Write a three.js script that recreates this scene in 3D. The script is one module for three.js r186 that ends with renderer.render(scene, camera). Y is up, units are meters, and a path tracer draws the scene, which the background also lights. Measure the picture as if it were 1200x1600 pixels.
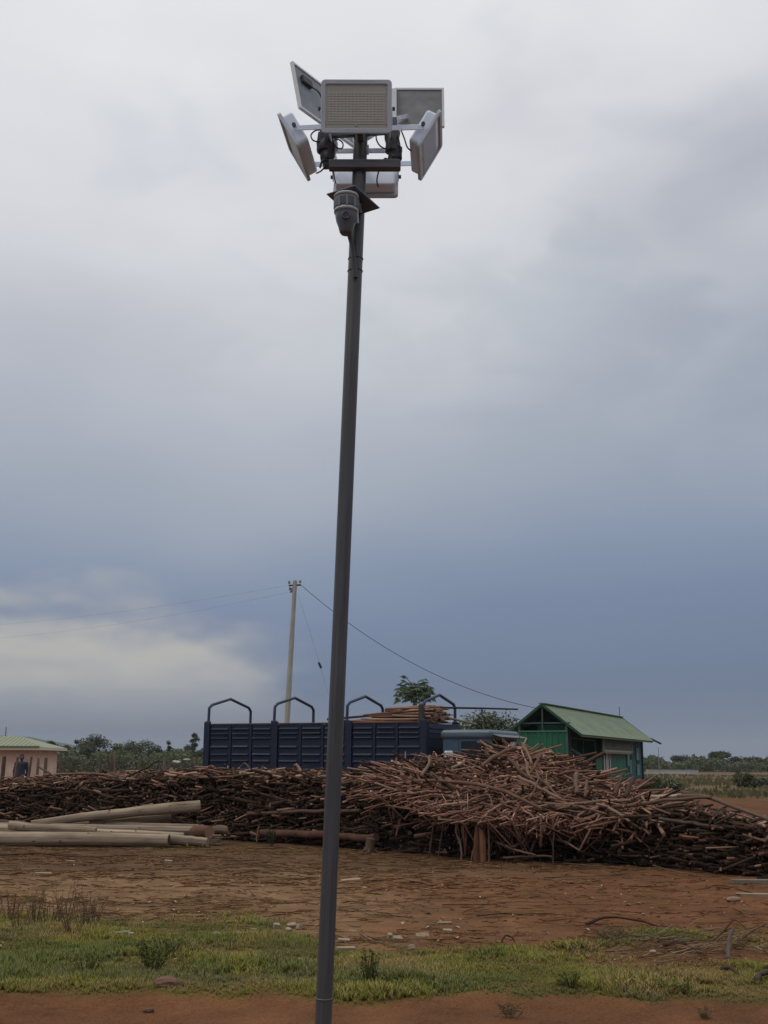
import * as THREE from 'three';
import { RoundedBoxGeometry } from 'three/addons/geometries/RoundedBoxGeometry.js';
import { ConvexGeometry } from 'three/addons/geometries/ConvexGeometry.js';
import { MarchingCubes } from 'three/addons/objects/MarchingCubes.js';
import * as BGU from 'three/addons/utils/BufferGeometryUtils.js';

// ---------------------------------------------------------------- camera, sky, sun, exposure
const V = (x, y, z) => new THREE.Vector3(x, y, z);
const F = 1800, PITCH = Math.atan(390 / F), ROLL = 0.3 * Math.PI / 180, EYE = V(0, 1.55, 0);
const scene = new THREE.Scene();
const camera = new THREE.PerspectiveCamera(2 * Math.atan(800 / F) * 180 / Math.PI, 0.75, 0.1, 30000);
camera.position.copy(EYE); camera.rotation.set(PITCH, 0, ROLL, 'YXZ'); camera.updateMatrixWorld(true);
const renderer = new THREE.WebGLRenderer({ antialias: true });
renderer.setSize(768, 1024);
renderer.toneMapping = THREE.LinearToneMapping;
renderer.toneMappingExposure = 1.0;
renderer.shadowMap.enabled = true;

let seed_ = 12345;
function rnd() { seed_ = (seed_ + 0x6D2B79F5) | 0; let t = Math.imul(seed_ ^ (seed_ >>> 15), 1 | seed_); t = (t + Math.imul(t ^ (t >>> 7), 61 | t)) ^ t; return ((t ^ (t >>> 14)) >>> 0) / 4294967296; }
const rr = (a, b) => a + (b - a) * rnd();
const gauss = () => (rnd() + rnd() + rnd() + rnd() - 2) * 0.9;
const pick = (a) => a[Math.floor(rnd() * a.length)];
const clamp = (x, a = 0, b = 1) => Math.min(b, Math.max(a, x));
const mix = (a, b, t) => a + (b - a) * t;
const sm = (a, b, x) => { const t = clamp((x - a) / (b - a)); return t * t * (3 - 2 * t); };
function hash(x, y, z) { let h = Math.imul(x | 0, 374761393) + Math.imul(y | 0, 668265263) + Math.imul(z | 0, 1274126177); h = Math.imul(h ^ (h >>> 13), 1103515245); h ^= h >>> 16; return (h >>> 0) / 4294967296; }
function noise(x, y, z = 0) {   // value noise 0..1
  const xi = Math.floor(x), yi = Math.floor(y), zi = Math.floor(z); let u = x - xi, v = y - yi, w = z - zi;
  u = u * u * u * (u * (u * 6 - 15) + 10); v = v * v * v * (v * (v * 6 - 15) + 10); w = w * w * w * (w * (w * 6 - 15) + 10);
  const L = (k) => mix(mix(hash(xi, yi, zi + k), hash(xi + 1, yi, zi + k), u), mix(hash(xi, yi + 1, zi + k), hash(xi + 1, yi + 1, zi + k), u), v);
  return w === 0 ? L(0) : mix(L(0), L(1), w);
}
function fbm(x, y, z = 0, o = 4) { let s = 0, a = 0.5, t = 0; for (let i = 0; i < o; i++) { s += a * noise(x, y, z); t += a; a *= 0.5; x = x * 2.03 + 17.1; y = y * 2.03 + 5.7; z = z ? z * 2.03 + 3.3 : 0; } return s / t; }
const s2l = (c) => { c /= 255; return c <= 0.04045 ? c / 12.92 : Math.pow((c + 0.055) / 1.055, 2.4); };

// Overcast sky with a storm front low down: computed in azimuth (0 straight ahead, + to the right) and elevation, both in degrees.
const SKY = [[0, 96, 106, 121], [2, 100, 111, 129], [5, 110, 126, 151], [8, 120, 135, 162], [11, 136, 150, 172], [14, 159, 168, 183], [17, 174, 181, 193], [21, 190, 194, 203], [25, 206, 209, 215], [30, 220, 221, 226], [36, 230, 231, 234], [55, 230, 231, 234], [90, 226, 227, 231]]
  .map(([e, r, g, b]) => [e, s2l(r), s2l(g), s2l(b)]);
function skyBase(e) {
  let i = 0; while (i < SKY.length - 2 && SKY[i + 1][0] < e) i++;
  const A = SKY[i], B = SKY[i + 1], t = clamp((e - A[0]) / (B[0] - A[0]));
  return [mix(A[1], B[1], t), mix(A[2], B[2], t), mix(A[3], B[3], t)];
}
function skyColor(az, e) {
  const ar = az * Math.PI / 180, er = e * Math.PI / 180, x = Math.sin(ar) * Math.cos(er), z = Math.cos(ar) * Math.cos(er), y = Math.sin(er);
  const n1 = fbm(x * 3 + 9, y * 6 + 4, z * 3 + 7, 5) - 0.5, n2 = fbm(x * 7 + 31, y * 14 + 2, z * 7 + 11, 5) - 0.5, n3 = fbm(x * 2.2 + 3, y * 5 + 8, z * 2.2 + 41, 3) - 0.5;
  const side = Math.tanh(az / 14) * Math.pow(Math.cos(ar / 2), 2);
  let e2 = e + 1.0 - 2.3 * side * sm(0, 10, e) + (n3 * 9 + n1 * 6) * sm(2, 22, e);
  e2 -= 5 * sm(32, 75, Math.abs(az)) * sm(2, 9, e) * sm(40, 24, e);   // storm front added out of view on both sides, darkening the sky there
  const c = skyBase(Math.max(0, e2));
  // billows in the upper cloud: darker bellies and thin bright gaps
  const cx = x / (y + 0.25), cz = z / (y + 0.25);
  const b1 = fbm(cx * 2.6 + 0.7 + n2 * 0.9, cz * 2.6 + 3.1, 1.5, 5) - 0.5;
  const up = sm(11, 24, e);
  const patch = sm(0.02, 0.2, b1 + 0.07 * side + 0.02);
  let m = 1 + up * (n2 * 0.12 - patch * (0.07 + 0.07 * clamp(side + 0.3))) + n1 * 0.06;
  let cr = c[0] * m * (1 - 0.03 * patch * up), cg = c[1] * m, cb = c[2] * (1 + (m - 1) * 0.8);
  // a darker, ragged cloud belly up on the right
  const dk = Math.exp(-Math.pow((az - 20 + n2 * 16) / 6.5, 2) - Math.pow((e - 26.5 - (az - 20) * 0.25 + n1 * 11) / 3.4, 2)) + 0.55 * Math.exp(-Math.pow((az - 9 + n2 * 14) / 4.5, 2) - Math.pow((e - 30.5 + n1 * 10) / 2.6, 2));
  cr *= 1 - 0.26 * dk; cg *= 1 - 0.245 * dk; cb *= 1 - 0.20 * dk;
  // light break low on the left, with a feathered top
  const eTop = 7.7 - 0.02 * Math.pow(Math.max(0, az + 15), 2) - 0.002 * Math.pow(Math.min(0, az + 15), 2) + (fbm(az * 0.33 + 5, e * 0.8, 2.2, 5) - 0.5) * 3.4;
  const feather = fbm(az * 0.25, e * 1.1 + 9, 6.6, 5);
  let g = sm(eTop + 1.3, eTop - 2.3, e) * sm(0.2, 5.2, e) * sm(-2.5, -8.5, az + (feather - 0.5) * 7) * sm(-48, -26, az);
  g *= 0.55 + 0.75 * feather;
  const lens = Math.exp(-Math.pow((e - 6.9 - 0.05 * (az + 16) + (feather - .5) * .8) / 0.38, 2)) * sm(-11.5, -15.5, az);
  g = clamp(g * (1 - 0.65 * lens));
  cr = mix(cr, s2l(182), g); cg = mix(cg, s2l(181), g); cb = mix(cb, s2l(178), g);
  return [cr, cg, cb];
}
{
  const W = 2560, H = 1280, d = new Float32Array(W * H * 4);
  for (let j = 0; j < H; j++) {
    const e = (j + 0.5) / H * 180 - 90;
    for (let i = 0; i < W; i++) {
      const o = (j * W + i) * 4; d[o + 3] = 1;
      if (e < -0.3) { d[o] = 0.17; d[o + 1] = 0.15; d[o + 2] = 0.14; continue; }
      let az = ((i + 0.5) / W - 0.25) * 360; if (az > 180) az -= 360;
      const c = skyColor(az, Math.max(0, e)); d[o] = c[0]; d[o + 1] = c[1]; d[o + 2] = c[2];
    }
  }
  const t = new THREE.DataTexture(d, W, H, THREE.RGBAFormat, THREE.FloatType);
  t.mapping = THREE.EquirectangularReflectionMapping; t.magFilter = t.minFilter = THREE.LinearFilter; t.needsUpdate = true;
  scene.background = t; scene.environment = t;
}
const sun = new THREE.DirectionalLight(0xfff1e0, 0.8);
sun.position.set(-40, 75, -12); sun.target.position.set(0, 0, -25); sun.castShadow = true; sun.shadow.radius = 45;
Object.assign(sun.shadow.camera, { left: -60, right: 60, top: 60, bottom: -60, near: 1, far: 260 }); sun.shadow.mapSize.set(4096, 4096);
scene.add(sun, sun.target);
scene.fog = new THREE.FogExp2(0xdfe6f0, 0.0002);

// ---------------------------------------------------------------- helpers
const camM = camera.matrixWorld.clone();
const ray = (px, py) => V((px - 600) / F, -(py - 800) / F, -1).transformDirection(camM);
const P = (px, py, Z) => { const d = ray(px, py); return EYE.clone().addScaledVector(d, Z / -d.z); };          // the point of that sight line at Z metres ahead
const G = (px, py) => { const d = ray(px, py); return EYE.clone().addScaledVector(d, -EYE.y / d.y); };          // where it meets the ground
const used = new Map();
function numbered(n) { const k = used.get(n) ?? 0; used.set(n, k + 1); return k ? `${n}_${String(k).padStart(3, '0')}` : n; }
const sh = (m) => { m.castShadow = m.receiveShadow = true; return m; };
function tag(o, label, category, group, kind) { if (label) o.userData.label = label; if (category) o.userData.category = category; if (group) o.userData.group = group; if (kind) o.userData.kind = kind; return o; }
function thing(name, label, category, pos = V(0, 0, 0), turn = 0, group) { const o = new THREE.Group(); o.name = numbered(name); o.position.copy(pos); o.rotation.y = turn; scene.add(o); return tag(o, label, category, group); }
function solo(name, geo, mat, label, category, group, kind) { const m = sh(new THREE.Mesh(geo, mat)); m.name = numbered(name); scene.add(m); return tag(m, label, category, group, kind); }
function part(name, geo, mat, parent, kind) { const m = sh(new THREE.Mesh(geo, mat)); m.name = name; parent.add(m); if (kind) m.userData.kind = kind; return m; }
const merge = (l) => BGU.mergeGeometries(l.map((g) => { const q = g.index ? g.toNonIndexed() : g; for (const k of Object.keys(q.attributes)) if (!['position', 'normal', 'uv'].includes(k)) q.deleteAttribute(k); return q; }));
function box(w, h, d, x = 0, y = 0, z = 0, r = 0) { const g = r ? new RoundedBoxGeometry(w, h, d, 2, r) : new THREE.BoxGeometry(w, h, d); g.translate(x, y, z); return g; }
function bar(a, b, w, h = w, r = 0) {   // a box from a to b
  const L = a.distanceTo(b), g = r ? new RoundedBoxGeometry(w, h, L, 2, r) : new THREE.BoxGeometry(w, h, L);
  const m = new THREE.Matrix4().lookAt(b, a, Math.abs(b.y - a.y) > 0.99 * L ? V(0, 0, 1) : V(0, 1, 0)); g.applyMatrix4(m); g.translate((a.x + b.x) / 2, (a.y + b.y) / 2, (a.z + b.z) / 2); return g;
}
const rod = (a, b, r, r2 = r, n = 12) => { const L = a.distanceTo(b), g = new THREE.CylinderGeometry(r2, r, L, n); g.applyQuaternion(new THREE.Quaternion().setFromUnitVectors(V(0, 1, 0), b.clone().sub(a).normalize())); g.translate((a.x + b.x) / 2, (a.y + b.y) / 2, (a.z + b.z) / 2); return g; };
const wire = (pts, r, seg = 24, n = 6) => new THREE.TubeGeometry(new THREE.CatmullRomCurve3(pts), seg, r, n, false);
function noiseTex(n, f) { const d = new Uint8Array(n * n * 4); for (let j = 0; j < n; j++) for (let i = 0; i < n; i++) { const v = f(i / n, j / n), o = (j * n + i) * 4; if (Array.isArray(v)) { d[o] = v[0] * 255; d[o + 1] = v[1] * 255; d[o + 2] = v[2] * 255; } else d[o] = d[o + 1] = d[o + 2] = clamp(v) * 255; d[o + 3] = 255; } const t = new THREE.DataTexture(d, n, n, THREE.RGBAFormat); t.wrapS = t.wrapT = THREE.RepeatWrapping; t.magFilter = THREE.LinearFilter; t.minFilter = THREE.LinearMipmapLinearFilter; t.generateMipmaps = true; t.needsUpdate = true; return t; }
function tnoise(u, v, fu, fv, s) {   // tileable value noise
  const x = u * fu, y = v * fv, xi = Math.floor(x), yi = Math.floor(y); let a = x - xi, b = y - yi; a = a * a * (3 - 2 * a); b = b * b * (3 - 2 * b);
  const h = (i, j) => hash(((i % fu) + fu) % fu, ((j % fv) + fv) % fv, s); return mix(mix(h(xi, yi), h(xi + 1, yi), a), mix(h(xi, yi + 1), h(xi + 1, yi + 1), a), b);
}
const tf = (u, v, fu, fv, s, o = 4) => { let r = 0, a = 0.5, t = 0; for (let i = 0; i < o; i++) { r += a * tnoise(u, v, fu << i, fv << i, s + i); t += a; a *= 0.55; } return r / t; };
const T = {
  soil: noiseTex(1024, (u, v) => { const a = tf(u, v, 8, 8, 1, 7), b = tnoise(u, v, 220, 220, 40), c = tf(u, v, 5, 40, 70, 4); return clamp(0.50 + (a - 0.5) * 0.85 + (b - 0.5) * 0.22 + (c - 0.5) * 0.3); }),
  mottle: noiseTex(512, (u, v) => clamp(0.78 + (tf(u, v, 4, 4, 11, 6) - 0.5) * 0.55)),
  streak: noiseTex(512, (u, v) => clamp(0.75 + (tf(u, v, 48, 3, 21, 4) - 0.5) * 0.5 + (tf(u, v, 6, 6, 31, 5) - 0.5) * 0.35)),
  log: noiseTex(512, (u, v) => { const f = tnoise(u, v, 4, 90, 71), g = tf(u, v, 5, 5, 81, 5), h = tf(u, v, 2, 30, 85, 4); return clamp(0.80 + (g - 0.5) * 0.75 + (h - 0.5) * 0.55 - 0.5 * Math.pow(Math.max(0, f - 0.55) / 0.45, 2) * tnoise(u, v, 7, 9, 77)); }),
  grain: noiseTex(512, (u, v) => clamp(0.72 + (tf(u, v, 3, 64, 51, 4) - 0.5) * 0.6 + (tf(u, v, 6, 6, 61, 4) - 0.5) * 0.4 - 0.3 * Math.pow(tnoise(u, v, 5, 12, 66), 9))),
};
const rep = (t, x, y) => { const c = t.clone(); c.repeat.set(x, y); c.needsUpdate = true; return c; };
const rgb = (r, g, b) => new THREE.Color().setRGB(r, g, b);
const M_ = (c, o = {}) => new THREE.MeshStandardMaterial({ color: rgb(...c), roughness: 0.85, ...o });
const VC = (o = {}) => new THREE.MeshPhysicalMaterial({ vertexColors: true, roughness: 0.92, specularIntensity: 0.3, ...o });

class Buf {   // collects coloured tubes, leaves and so on into one geometry
  constructor() { this.p = []; this.n = []; this.c = []; this.u = []; this.i = []; }
  get nv() { return this.p.length / 3; }
  vert(x, y, z, nx, ny, nz, c, u = 0, v = 0) { this.p.push(x, y, z); this.n.push(nx, ny, nz); this.c.push(c[0], c[1], c[2]); this.u.push(u, v); }
  tube(pts, rad, sides, col, end, endScale = 1) {
    const n = pts.length; let ref = null; const t = V(), a = V(), b = V(), q = V(); const ph = rnd() * 6.28; let len = 0;
    let start = this.nv; const cap = [];
    for (let k = 0; k < n; k++) {
      t.copy(pts[Math.min(n - 1, k + 1)]).sub(pts[Math.max(0, k - 1)]).normalize();
      if (!ref) ref = Math.abs(t.y) < 0.8 ? V(0, 1, 0) : V(1, 0, 0);
      a.crossVectors(t, ref).normalize(); b.crossVectors(a, t).normalize(); ref.copy(b);
      if (k) len += pts[k].distanceTo(pts[k - 1]);
      const R = rad[k], tone = 1;
      for (let s = 0; s < sides; s++) {
        const w = ph + s / sides * 6.2832, cs = Math.cos(w), sn = Math.sin(w);
        q.copy(a).multiplyScalar(cs).addScaledVector(b, sn);
        this.vert(pts[k].x + q.x * R, pts[k].y + q.y * R, pts[k].z + q.z * R, q.x, q.y, q.z, col, len, s / sides);
      }
      if (k === 0 || k === n - 1) cap.push([t.clone().multiplyScalar(k === 0 ? -1 : 1), start + k * sides, pts[k], k]);
    }
    for (let k = 0; k < n - 1; k++) for (let s = 0; s < sides; s++) { const s2 = (s + 1) % sides, o = start + k * sides; this.i.push(o + s, o + sides + s, o + s2, o + s2, o + sides + s, o + sides + s2); }
    for (const [d, o, , k] of cap) {
      const base = this.nv; for (let s = 0; s < sides; s++) { const j = (o + s) * 3; this.vert(this.p[j], this.p[j + 1], this.p[j + 2], d.x, d.y, d.z, end); }
      for (let s = 1; s < sides - 1; s++) k === 0 ? this.i.push(base, base + s, base + s + 1) : this.i.push(base, base + s + 1, base + s);
    }
  }
  leaf(c, dir, up, L, W, col) {   // a folded diamond leaf
    const s = V().crossVectors(dir, up).normalize(), n = V().crossVectors(s, dir).normalize(), b = this.nv;
    const m = c.clone().addScaledVector(dir, L * 0.45), tip = c.clone().addScaledVector(dir, L).addScaledVector(n, -L * 0.18);
    const l = m.clone().addScaledVector(s, -W / 2).addScaledVector(n, W * 0.18), r = m.clone().addScaledVector(s, W / 2).addScaledVector(n, W * 0.18);
    for (const p of [c, l, tip, r]) this.vert(p.x, p.y, p.z, n.x, n.y, n.z, col);
    this.i.push(b, b + 2, b + 1, b, b + 3, b + 2);
  }
  geo() { const g = new THREE.BufferGeometry(); g.setAttribute('position', new THREE.Float32BufferAttribute(this.p, 3)); g.setAttribute('normal', new THREE.Float32BufferAttribute(this.n, 3)); g.setAttribute('color', new THREE.Float32BufferAttribute(this.c, 3)); g.setAttribute('uv', new THREE.Float32BufferAttribute(this.u, 2)); g.setIndex(this.i); return g; }
}
const bend = (a, b, sag, n = 4) => { const r = []; const L = a.distanceTo(b), side = V(rr(-1, 1), rr(-1, 1), rr(-1, 1)).normalize(); for (let k = 0; k < n; k++) { const t = k / (n - 1); r.push(a.clone().lerp(b, t).addScaledVector(side, Math.sin(t * Math.PI) * sag * L)); } return r; };

// ---------------------------------------------------------------- the ground
const frontEdge = (x) => 8.02 + 0.10 * Math.sin(x * 1.7 + 0.6) + 0.42 * (noise(x * 1.3 + 3, 2.2) - 0.5) + 0.25 * (noise(x * 5 + 3, 8.2) - 0.5);
function gh(x, z) {   // ground height
  const r = Math.hypot(x, z), Z = -z, k = sm(500, 60, r);
  return k * (0.05 * (fbm(x * 0.45 + 20, z * 0.45 + 7, 0, 4) - 0.5) + 0.05 * (fbm(x * 2.1, z * 2.1, 0, 4) - 0.5)) + 0.035 * sm(-0.15, 0.2, Z - frontEdge(x)) * sm(14, 9, Z) - 0.03 + 0.02 * sm(60, 15, r);
}
function grassAt(x, Z) {   // how densely grass grows there
  const w = x / Z, n = fbm(x * 0.8 + 50, Z * 0.8 + 9, 0, 4) - 0.5, f = sm(0, 0.22, Z - frontEdge(x) + n * 0.3);
  const far = w < -0.12 ? mix(12.2, 11.6, sm(-0.3, -0.12, w)) : w < 0.0 ? mix(11.6, 9.9, sm(-0.12, -0.03, w)) : mix(9.9, 10.6, sm(0.05, 0.22, w));
  let g = f * sm(far + 0.9, far - 0.7, Z + n * 3.2);
  if (w > 0.1) g *= 1 - 0.55 * sm(0.0, 0.25, fbm(x * 1.7, Z * 1.7 + 40, 0, 3) - 0.47) * sm(8.6, 9.6, Z);
  const behind = Math.exp(-Math.pow((Z - 21.6 - (w + .13) * -8) / 0.8, 2)) * sm(-0.24, -0.19, w) * sm(-0.03, -0.07, w) * 0.55;
  return clamp(Math.max(g, behind * (0.7 + n)));
}
function groundColor(x, z) {
  const Z = -z, w = x / Math.max(1, Z), n = fbm(x * 0.5, z * 0.5, 0, 5) - 0.5, m = fbm(x * 2.5 + 9, z * 2.5, 0, 4) - 0.5, st = fbm(x * 0.8 + 3, z * 7 + 1, 0, 4) - 0.5;
  let c = [0.186, 0.081, 0.035];                                             // red soil
  const tan = [0.275, 0.168, 0.086], dark = [0.105, 0.058, 0.030];
  const left = sm(0.16, -0.04, w + n * 0.3);
  const mixc = (a, b, t) => [mix(a[0], b[0], t), mix(a[1], b[1], t), mix(a[2], b[2], t)];
  if (z < -7) { c = mixc(c, tan, left * sm(9, 11, Z) * 0.85); c = mixc(c, dark, clamp(sm(15, 19, Z) * (0.35 + 0.75 * left) + st * 1.6 * sm(9.5, 13, Z) * (0.35 + 0.65 * left), 0, 0.85) * sm(45, 30, Z)); }
  else c = mixc(mixc(c, dark, clamp(0.12 + m * 0.6, 0, 0.4)), [0.26, 0.225, 0.19], sm(6.6, 4.8, Math.hypot(x, z)) * (0.8 + m * .4));   // out of view: greyer ground, toned for a neutral bounce onto the floodlights
  const g = grassAt(x, Z); c = mixc(c, [0.150, 0.112, 0.030], g * 0.75);
  const far = sm(45, 90, Math.hypot(x, z)), k = fbm(x * 0.03 + 4, z * 0.06 + 2, 0, 5);
  c = mixc(c, mixc([0.21, 0.125, 0.075], [0.15, 0.145, 0.065], sm(0.42, 0.58, k)), far);
  const b = 1 + n * 0.35 + m * 0.3; return [c[0] * b, c[1] * b, c[2] * b];
}
{
  const rings = [0.02]; { let r = 1; while (r < 3200) { rings.push(r); r *= r < 6 ? 1.05 : r < 30 ? 1.0085 : r < 80 ? 1.02 : 1.05; } rings.push(3200); }
  const ang = []; for (let a = -32; a <= 32; a += 0.2) ang.push(a); for (let a = 34; a < 326; a += 4) ang.push(a); ang.push(328);
  const p = [], c = [], u = [], idx = [], nA = ang.length;
  for (const r of rings) for (const a of ang) { const t = a * Math.PI / 180, x = Math.sin(t) * r, z = -Math.cos(t) * r; p.push(x, gh(x, z), z); const q = groundColor(x, z); c.push(...q); u.push(x / 2.6, z / 2.6); }
  for (let i = 0; i < rings.length - 1; i++) for (let j = 0; j < nA - 1; j++) { const a = i * nA + j, b = a + nA; idx.push(a, a + 1, b, a + 1, b + 1, b); }
  const g = new THREE.BufferGeometry(); g.setAttribute('position', new THREE.Float32BufferAttribute(p, 3)); g.setAttribute('color', new THREE.Float32BufferAttribute(c, 3)); g.setAttribute('uv', new THREE.Float32BufferAttribute(u, 2)); g.setIndex(idx); g.computeVertexNormals();
  const soil = T.soil; const map = noiseTex(1024, (a, b) => { const k = tf(a, b, 8, 8, 1, 7), d = tnoise(a, b, 200, 200, 40); return clamp(0.80 + (k - 0.5) * 0.7 + (d - 0.5) * 0.25); });
  solo('ground', g, VC({ map, bumpMap: soil, bumpScale: 0.05, roughness: 1 }), 'bare red and brown earth with dry litter running back to the far field', undefined, undefined, 'structure');
}
// ---------------------------------------------------------------- hills, trees, far field
{
  const B = new Buf(); const n = 60, D = 1900;
  const prof = (t) => 12 + 50 * Math.pow(Math.sin(clamp(t) * Math.PI), 0.8) * (0.75 + 0.5 * fbm(t * 6 + 3, 1.3, 0, 5));
  const pts = []; for (let i = 0; i <= n; i++) { const t = i / n, az = mix(-48, -10.5, t) * Math.PI / 180; const h = prof(t) * sm(1, 0.86, t) * sm(0, 0.06, t); for (let k = 0; k <= 4; k++) { const d = D + k * 160, y = h * (k < 2 ? k / 2 : 1) * (k === 3 ? 0.9 : k === 4 ? 0.3 : 1) * (0.92 + 0.16 * noise(i * 0.7, k * 2.1)); pts.push([Math.sin(az) * d, y - 2, -Math.cos(az) * d]); } }
  for (const q of pts) B.vert(...q, 0, 1, 0, [0.05, 0.06, 0.04]);
  for (let i = 0; i < n; i++) for (let k = 0; k < 4; k++) { const a = i * 5 + k; B.i.push(a, a + 5, a + 1, a + 5, a + 6, a + 1); }
  const g = B.geo(); g.computeVertexNormals(); solo('hills', g, VC(), 'hazy blue hills low on the left horizon', undefined, undefined, 'structure');
}
const leafMat = VC({ roughness: 0.8, transmission: 0.3, side: THREE.DoubleSide }), barkMat = VC({ roughness: 0.95 });
const GREENS = [[0.118, 0.145, 0.075], [0.140, 0.165, 0.080], [0.100, 0.128, 0.072], [0.160, 0.170, 0.085], [0.128, 0.138, 0.085]];
// crown of many small leaf clumps spread through lobes; trunk with limbs that reach the lobes
function tree(name, label, base, H, W, o = {}) {
  const { lobes = 9, leaves = 700, leaf = 0.3, low = 0.3, flat = 0.55, cat = 'tree', group, tone = 1, trunk = 0.035, shape = 'round' } = o;
  const t = thing(name, label, cat, base, 0, group), C = new Buf(), K = new Buf();
  const bark = [0.10, 0.075, 0.055], top = V(rr(-.06, .06) * W, H * 0.72, rr(-.06, .06) * W);
  K.tube(bend(V(0, -0.1, 0), top, 0.04, 5), [trunk * H, trunk * H * .85, trunk * H * .65, trunk * H * .45, trunk * H * .2], 6, bark, bark);
  for (let l = 0; l < lobes; l++) {
    const a = rnd() * 6.283, q = Math.sqrt(rnd()); let y, r;
    if (shape === 'umbrella') { y = H * rr(0.78, 0.9); r = W * 0.5 * q * 0.85; } else if (shape === 'slim') { y = H * mix(low, 0.93, (l + rnd()) / lobes); r = W * 0.3 * q; } else { y = H * mix(low, 0.85, Math.pow((l + rnd()) / lobes, 0.8)); r = W * 0.5 * (0.35 + 0.5 * q) * Math.sqrt(Math.max(0.1, 1 - Math.pow((y / H - 0.5) * 1.7, 2))); }
    const c = V(Math.cos(a) * r, y, Math.sin(a) * r), R = W * rr(0.19, 0.33) * (shape === 'umbrella' ? 1.1 : 1);
    K.tube(bend(V(top.x * y / H * .6, y * 0.62, top.z * y / H * .6), c, 0.08, 3), [trunk * H * .4, trunk * H * .25, trunk * H * .1], 4, bark, bark);
    const col = pick(GREENS), lt = rr(0.75, 1.2) * tone;
    for (let k = 0; k < leaves / lobes; k++) {
      const d = V(gauss(), gauss(), gauss()).normalize(), s = Math.pow(rnd(), 0.55) * R, p = c.clone().add(V(d.x * s, d.y * s * flat, d.z * s));
      const j = rr(0.7, 1.3) * lt, dir = V(d.x + rr(-.7, .7), d.y * .5 + rr(-.8, .5), d.z + rr(-.7, .7)).normalize();
      C.leaf(p, dir, V(rr(-.5, .5), 1, rr(-.5, .5)), leaf * rr(0.6, 1.4), leaf * rr(0.4, 0.75), [col[0] * j, col[1] * j, col[2] * j]);
    }
  }
  part('trunk', K.geo(), barkMat, t); part('crown', C.geo(), leafMat, t); return t;
}
function treePx(name, label, px, topY, wPx, Z, o) { const b = P(px, 1200, Z); b.y = 0; const H = P(px, topY, Z).y; return tree(name, label, b, H, wPx * Z / F, o); }
treePx('tree', 'small round treetop showing above the green roof of the pink hut', 19, 1150, 12, 150, { leaves: 780, lobes: 5, leaf: 0.26 });
treePx('tree', 'low dark tree just right of the pink hut roof end', 52, 1158, 16, 160, { leaves: 900, lobes: 5, leaf: 0.26 });
treePx('tree', 'rounded dark tree with a notch, first clear one right of the pink hut', 78, 1152, 25, 150, { leaves: 2100, lobes: 8, leaf: 0.26, low: 0.25 });
treePx('tree', 'small rounded tree between two taller ones left of the biggest dark tree', 101, 1158, 17, 160, { leaves: 1350, lobes: 6, leaf: 0.26, low: 0.25 });
treePx('tree', 'thin sparse wispy tree with a nearly bare top left of the biggest dark tree', 115, 1149, 10, 150, { leaves: 270, lobes: 6, leaf: 0.26, shape: 'slim', trunk: 0.015 });
treePx('tree', 'biggest dark broad tree in the distant left treeline', 146, 1146, 46, 150, { leaves: 4500, lobes: 14, leaf: 0.28, low: 0.2 });
treePx('tree', 'rounded tree adjoining the biggest dark tree on its right', 176, 1157, 25, 155, { leaves: 1950, lobes: 8, leaf: 0.26, low: 0.2 });
treePx('tree', 'wide bushy tree in the middle of the gap before the truck', 213, 1155, 48, 150, { leaves: 4200, lobes: 14, leaf: 0.26, low: 0.2 });
treePx('tree', 'rounded tree on the right shoulder of the wide bushy one', 240, 1161, 26, 160, { leaves: 1800, lobes: 8, leaf: 0.26, low: 0.2 });
treePx('tree', 'low rounded tree beside the thin spire left of the truck', 270, 1167, 28, 165, { leaves: 1800, lobes: 8, leaf: 0.26, low: 0.2 });
treePx('tree', 'tall narrow dark cypress spire in the left treeline', 263, 1155, 4, 150, { leaves: 480, lobes: 7, leaf: 0.3, shape: 'slim', flat: 1, trunk: 0.02 });
treePx('tree', 'tall slim uneven tree rising nearest the rear of the blue truck', 302, 1143, 13, 150, { leaves: 990, lobes: 8, leaf: 0.26, shape: 'slim', trunk: 0.02 });
treePx('tree', 'bushy tree half hidden by the rear corner of the blue truck', 305, 1160, 32, 160, { leaves: 2700, lobes: 10, leaf: 0.26, low: 0.2 });
treePx('tree', 'umbrella shaped acacia standing highest in the right treeline', 1128, 1174, 28, 230, { leaves: 3300, lobes: 10, leaf: 0.36, shape: 'umbrella', flat: 0.35 });
treePx('tree', 'feathery palm like tree with drooping top left of the umbrella acacia', 1064, 1182, 24, 230, { leaves: 1260, lobes: 8, leaf: 0.36, low: 0.4, shape: 'umbrella', flat: .5 });
treePx('tree', 'small rounded tree between the feathery tree and the umbrella acacia', 1094, 1187, 26, 230, { leaves: 2100, lobes: 8, leaf: 0.36, low: 0.15 });
treePx('tree', 'dark full tree just right of the umbrella acacia', 1152, 1181, 26, 230, { leaves: 2400, lobes: 9, leaf: 0.36, low: 0.15 });
treePx('tree', 'flat topped low tree between the dark full tree and the right border', 1175, 1186, 28, 230, { leaves: 1950, lobes: 8, leaf: 0.36, low: 0.2, shape: 'umbrella', flat: .5 });
treePx('tree', 'dark tree cut by the right border of the view', 1197, 1182, 22, 230, { leaves: 1800, lobes: 7, leaf: 0.36, low: 0.15 });
treePx('tree', 'tiny pointed tree on the horizon right of the green shop', 1012, 1190, 5, 230, { leaves: 360, lobes: 4, leaf: 0.26, shape: 'slim' });
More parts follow.
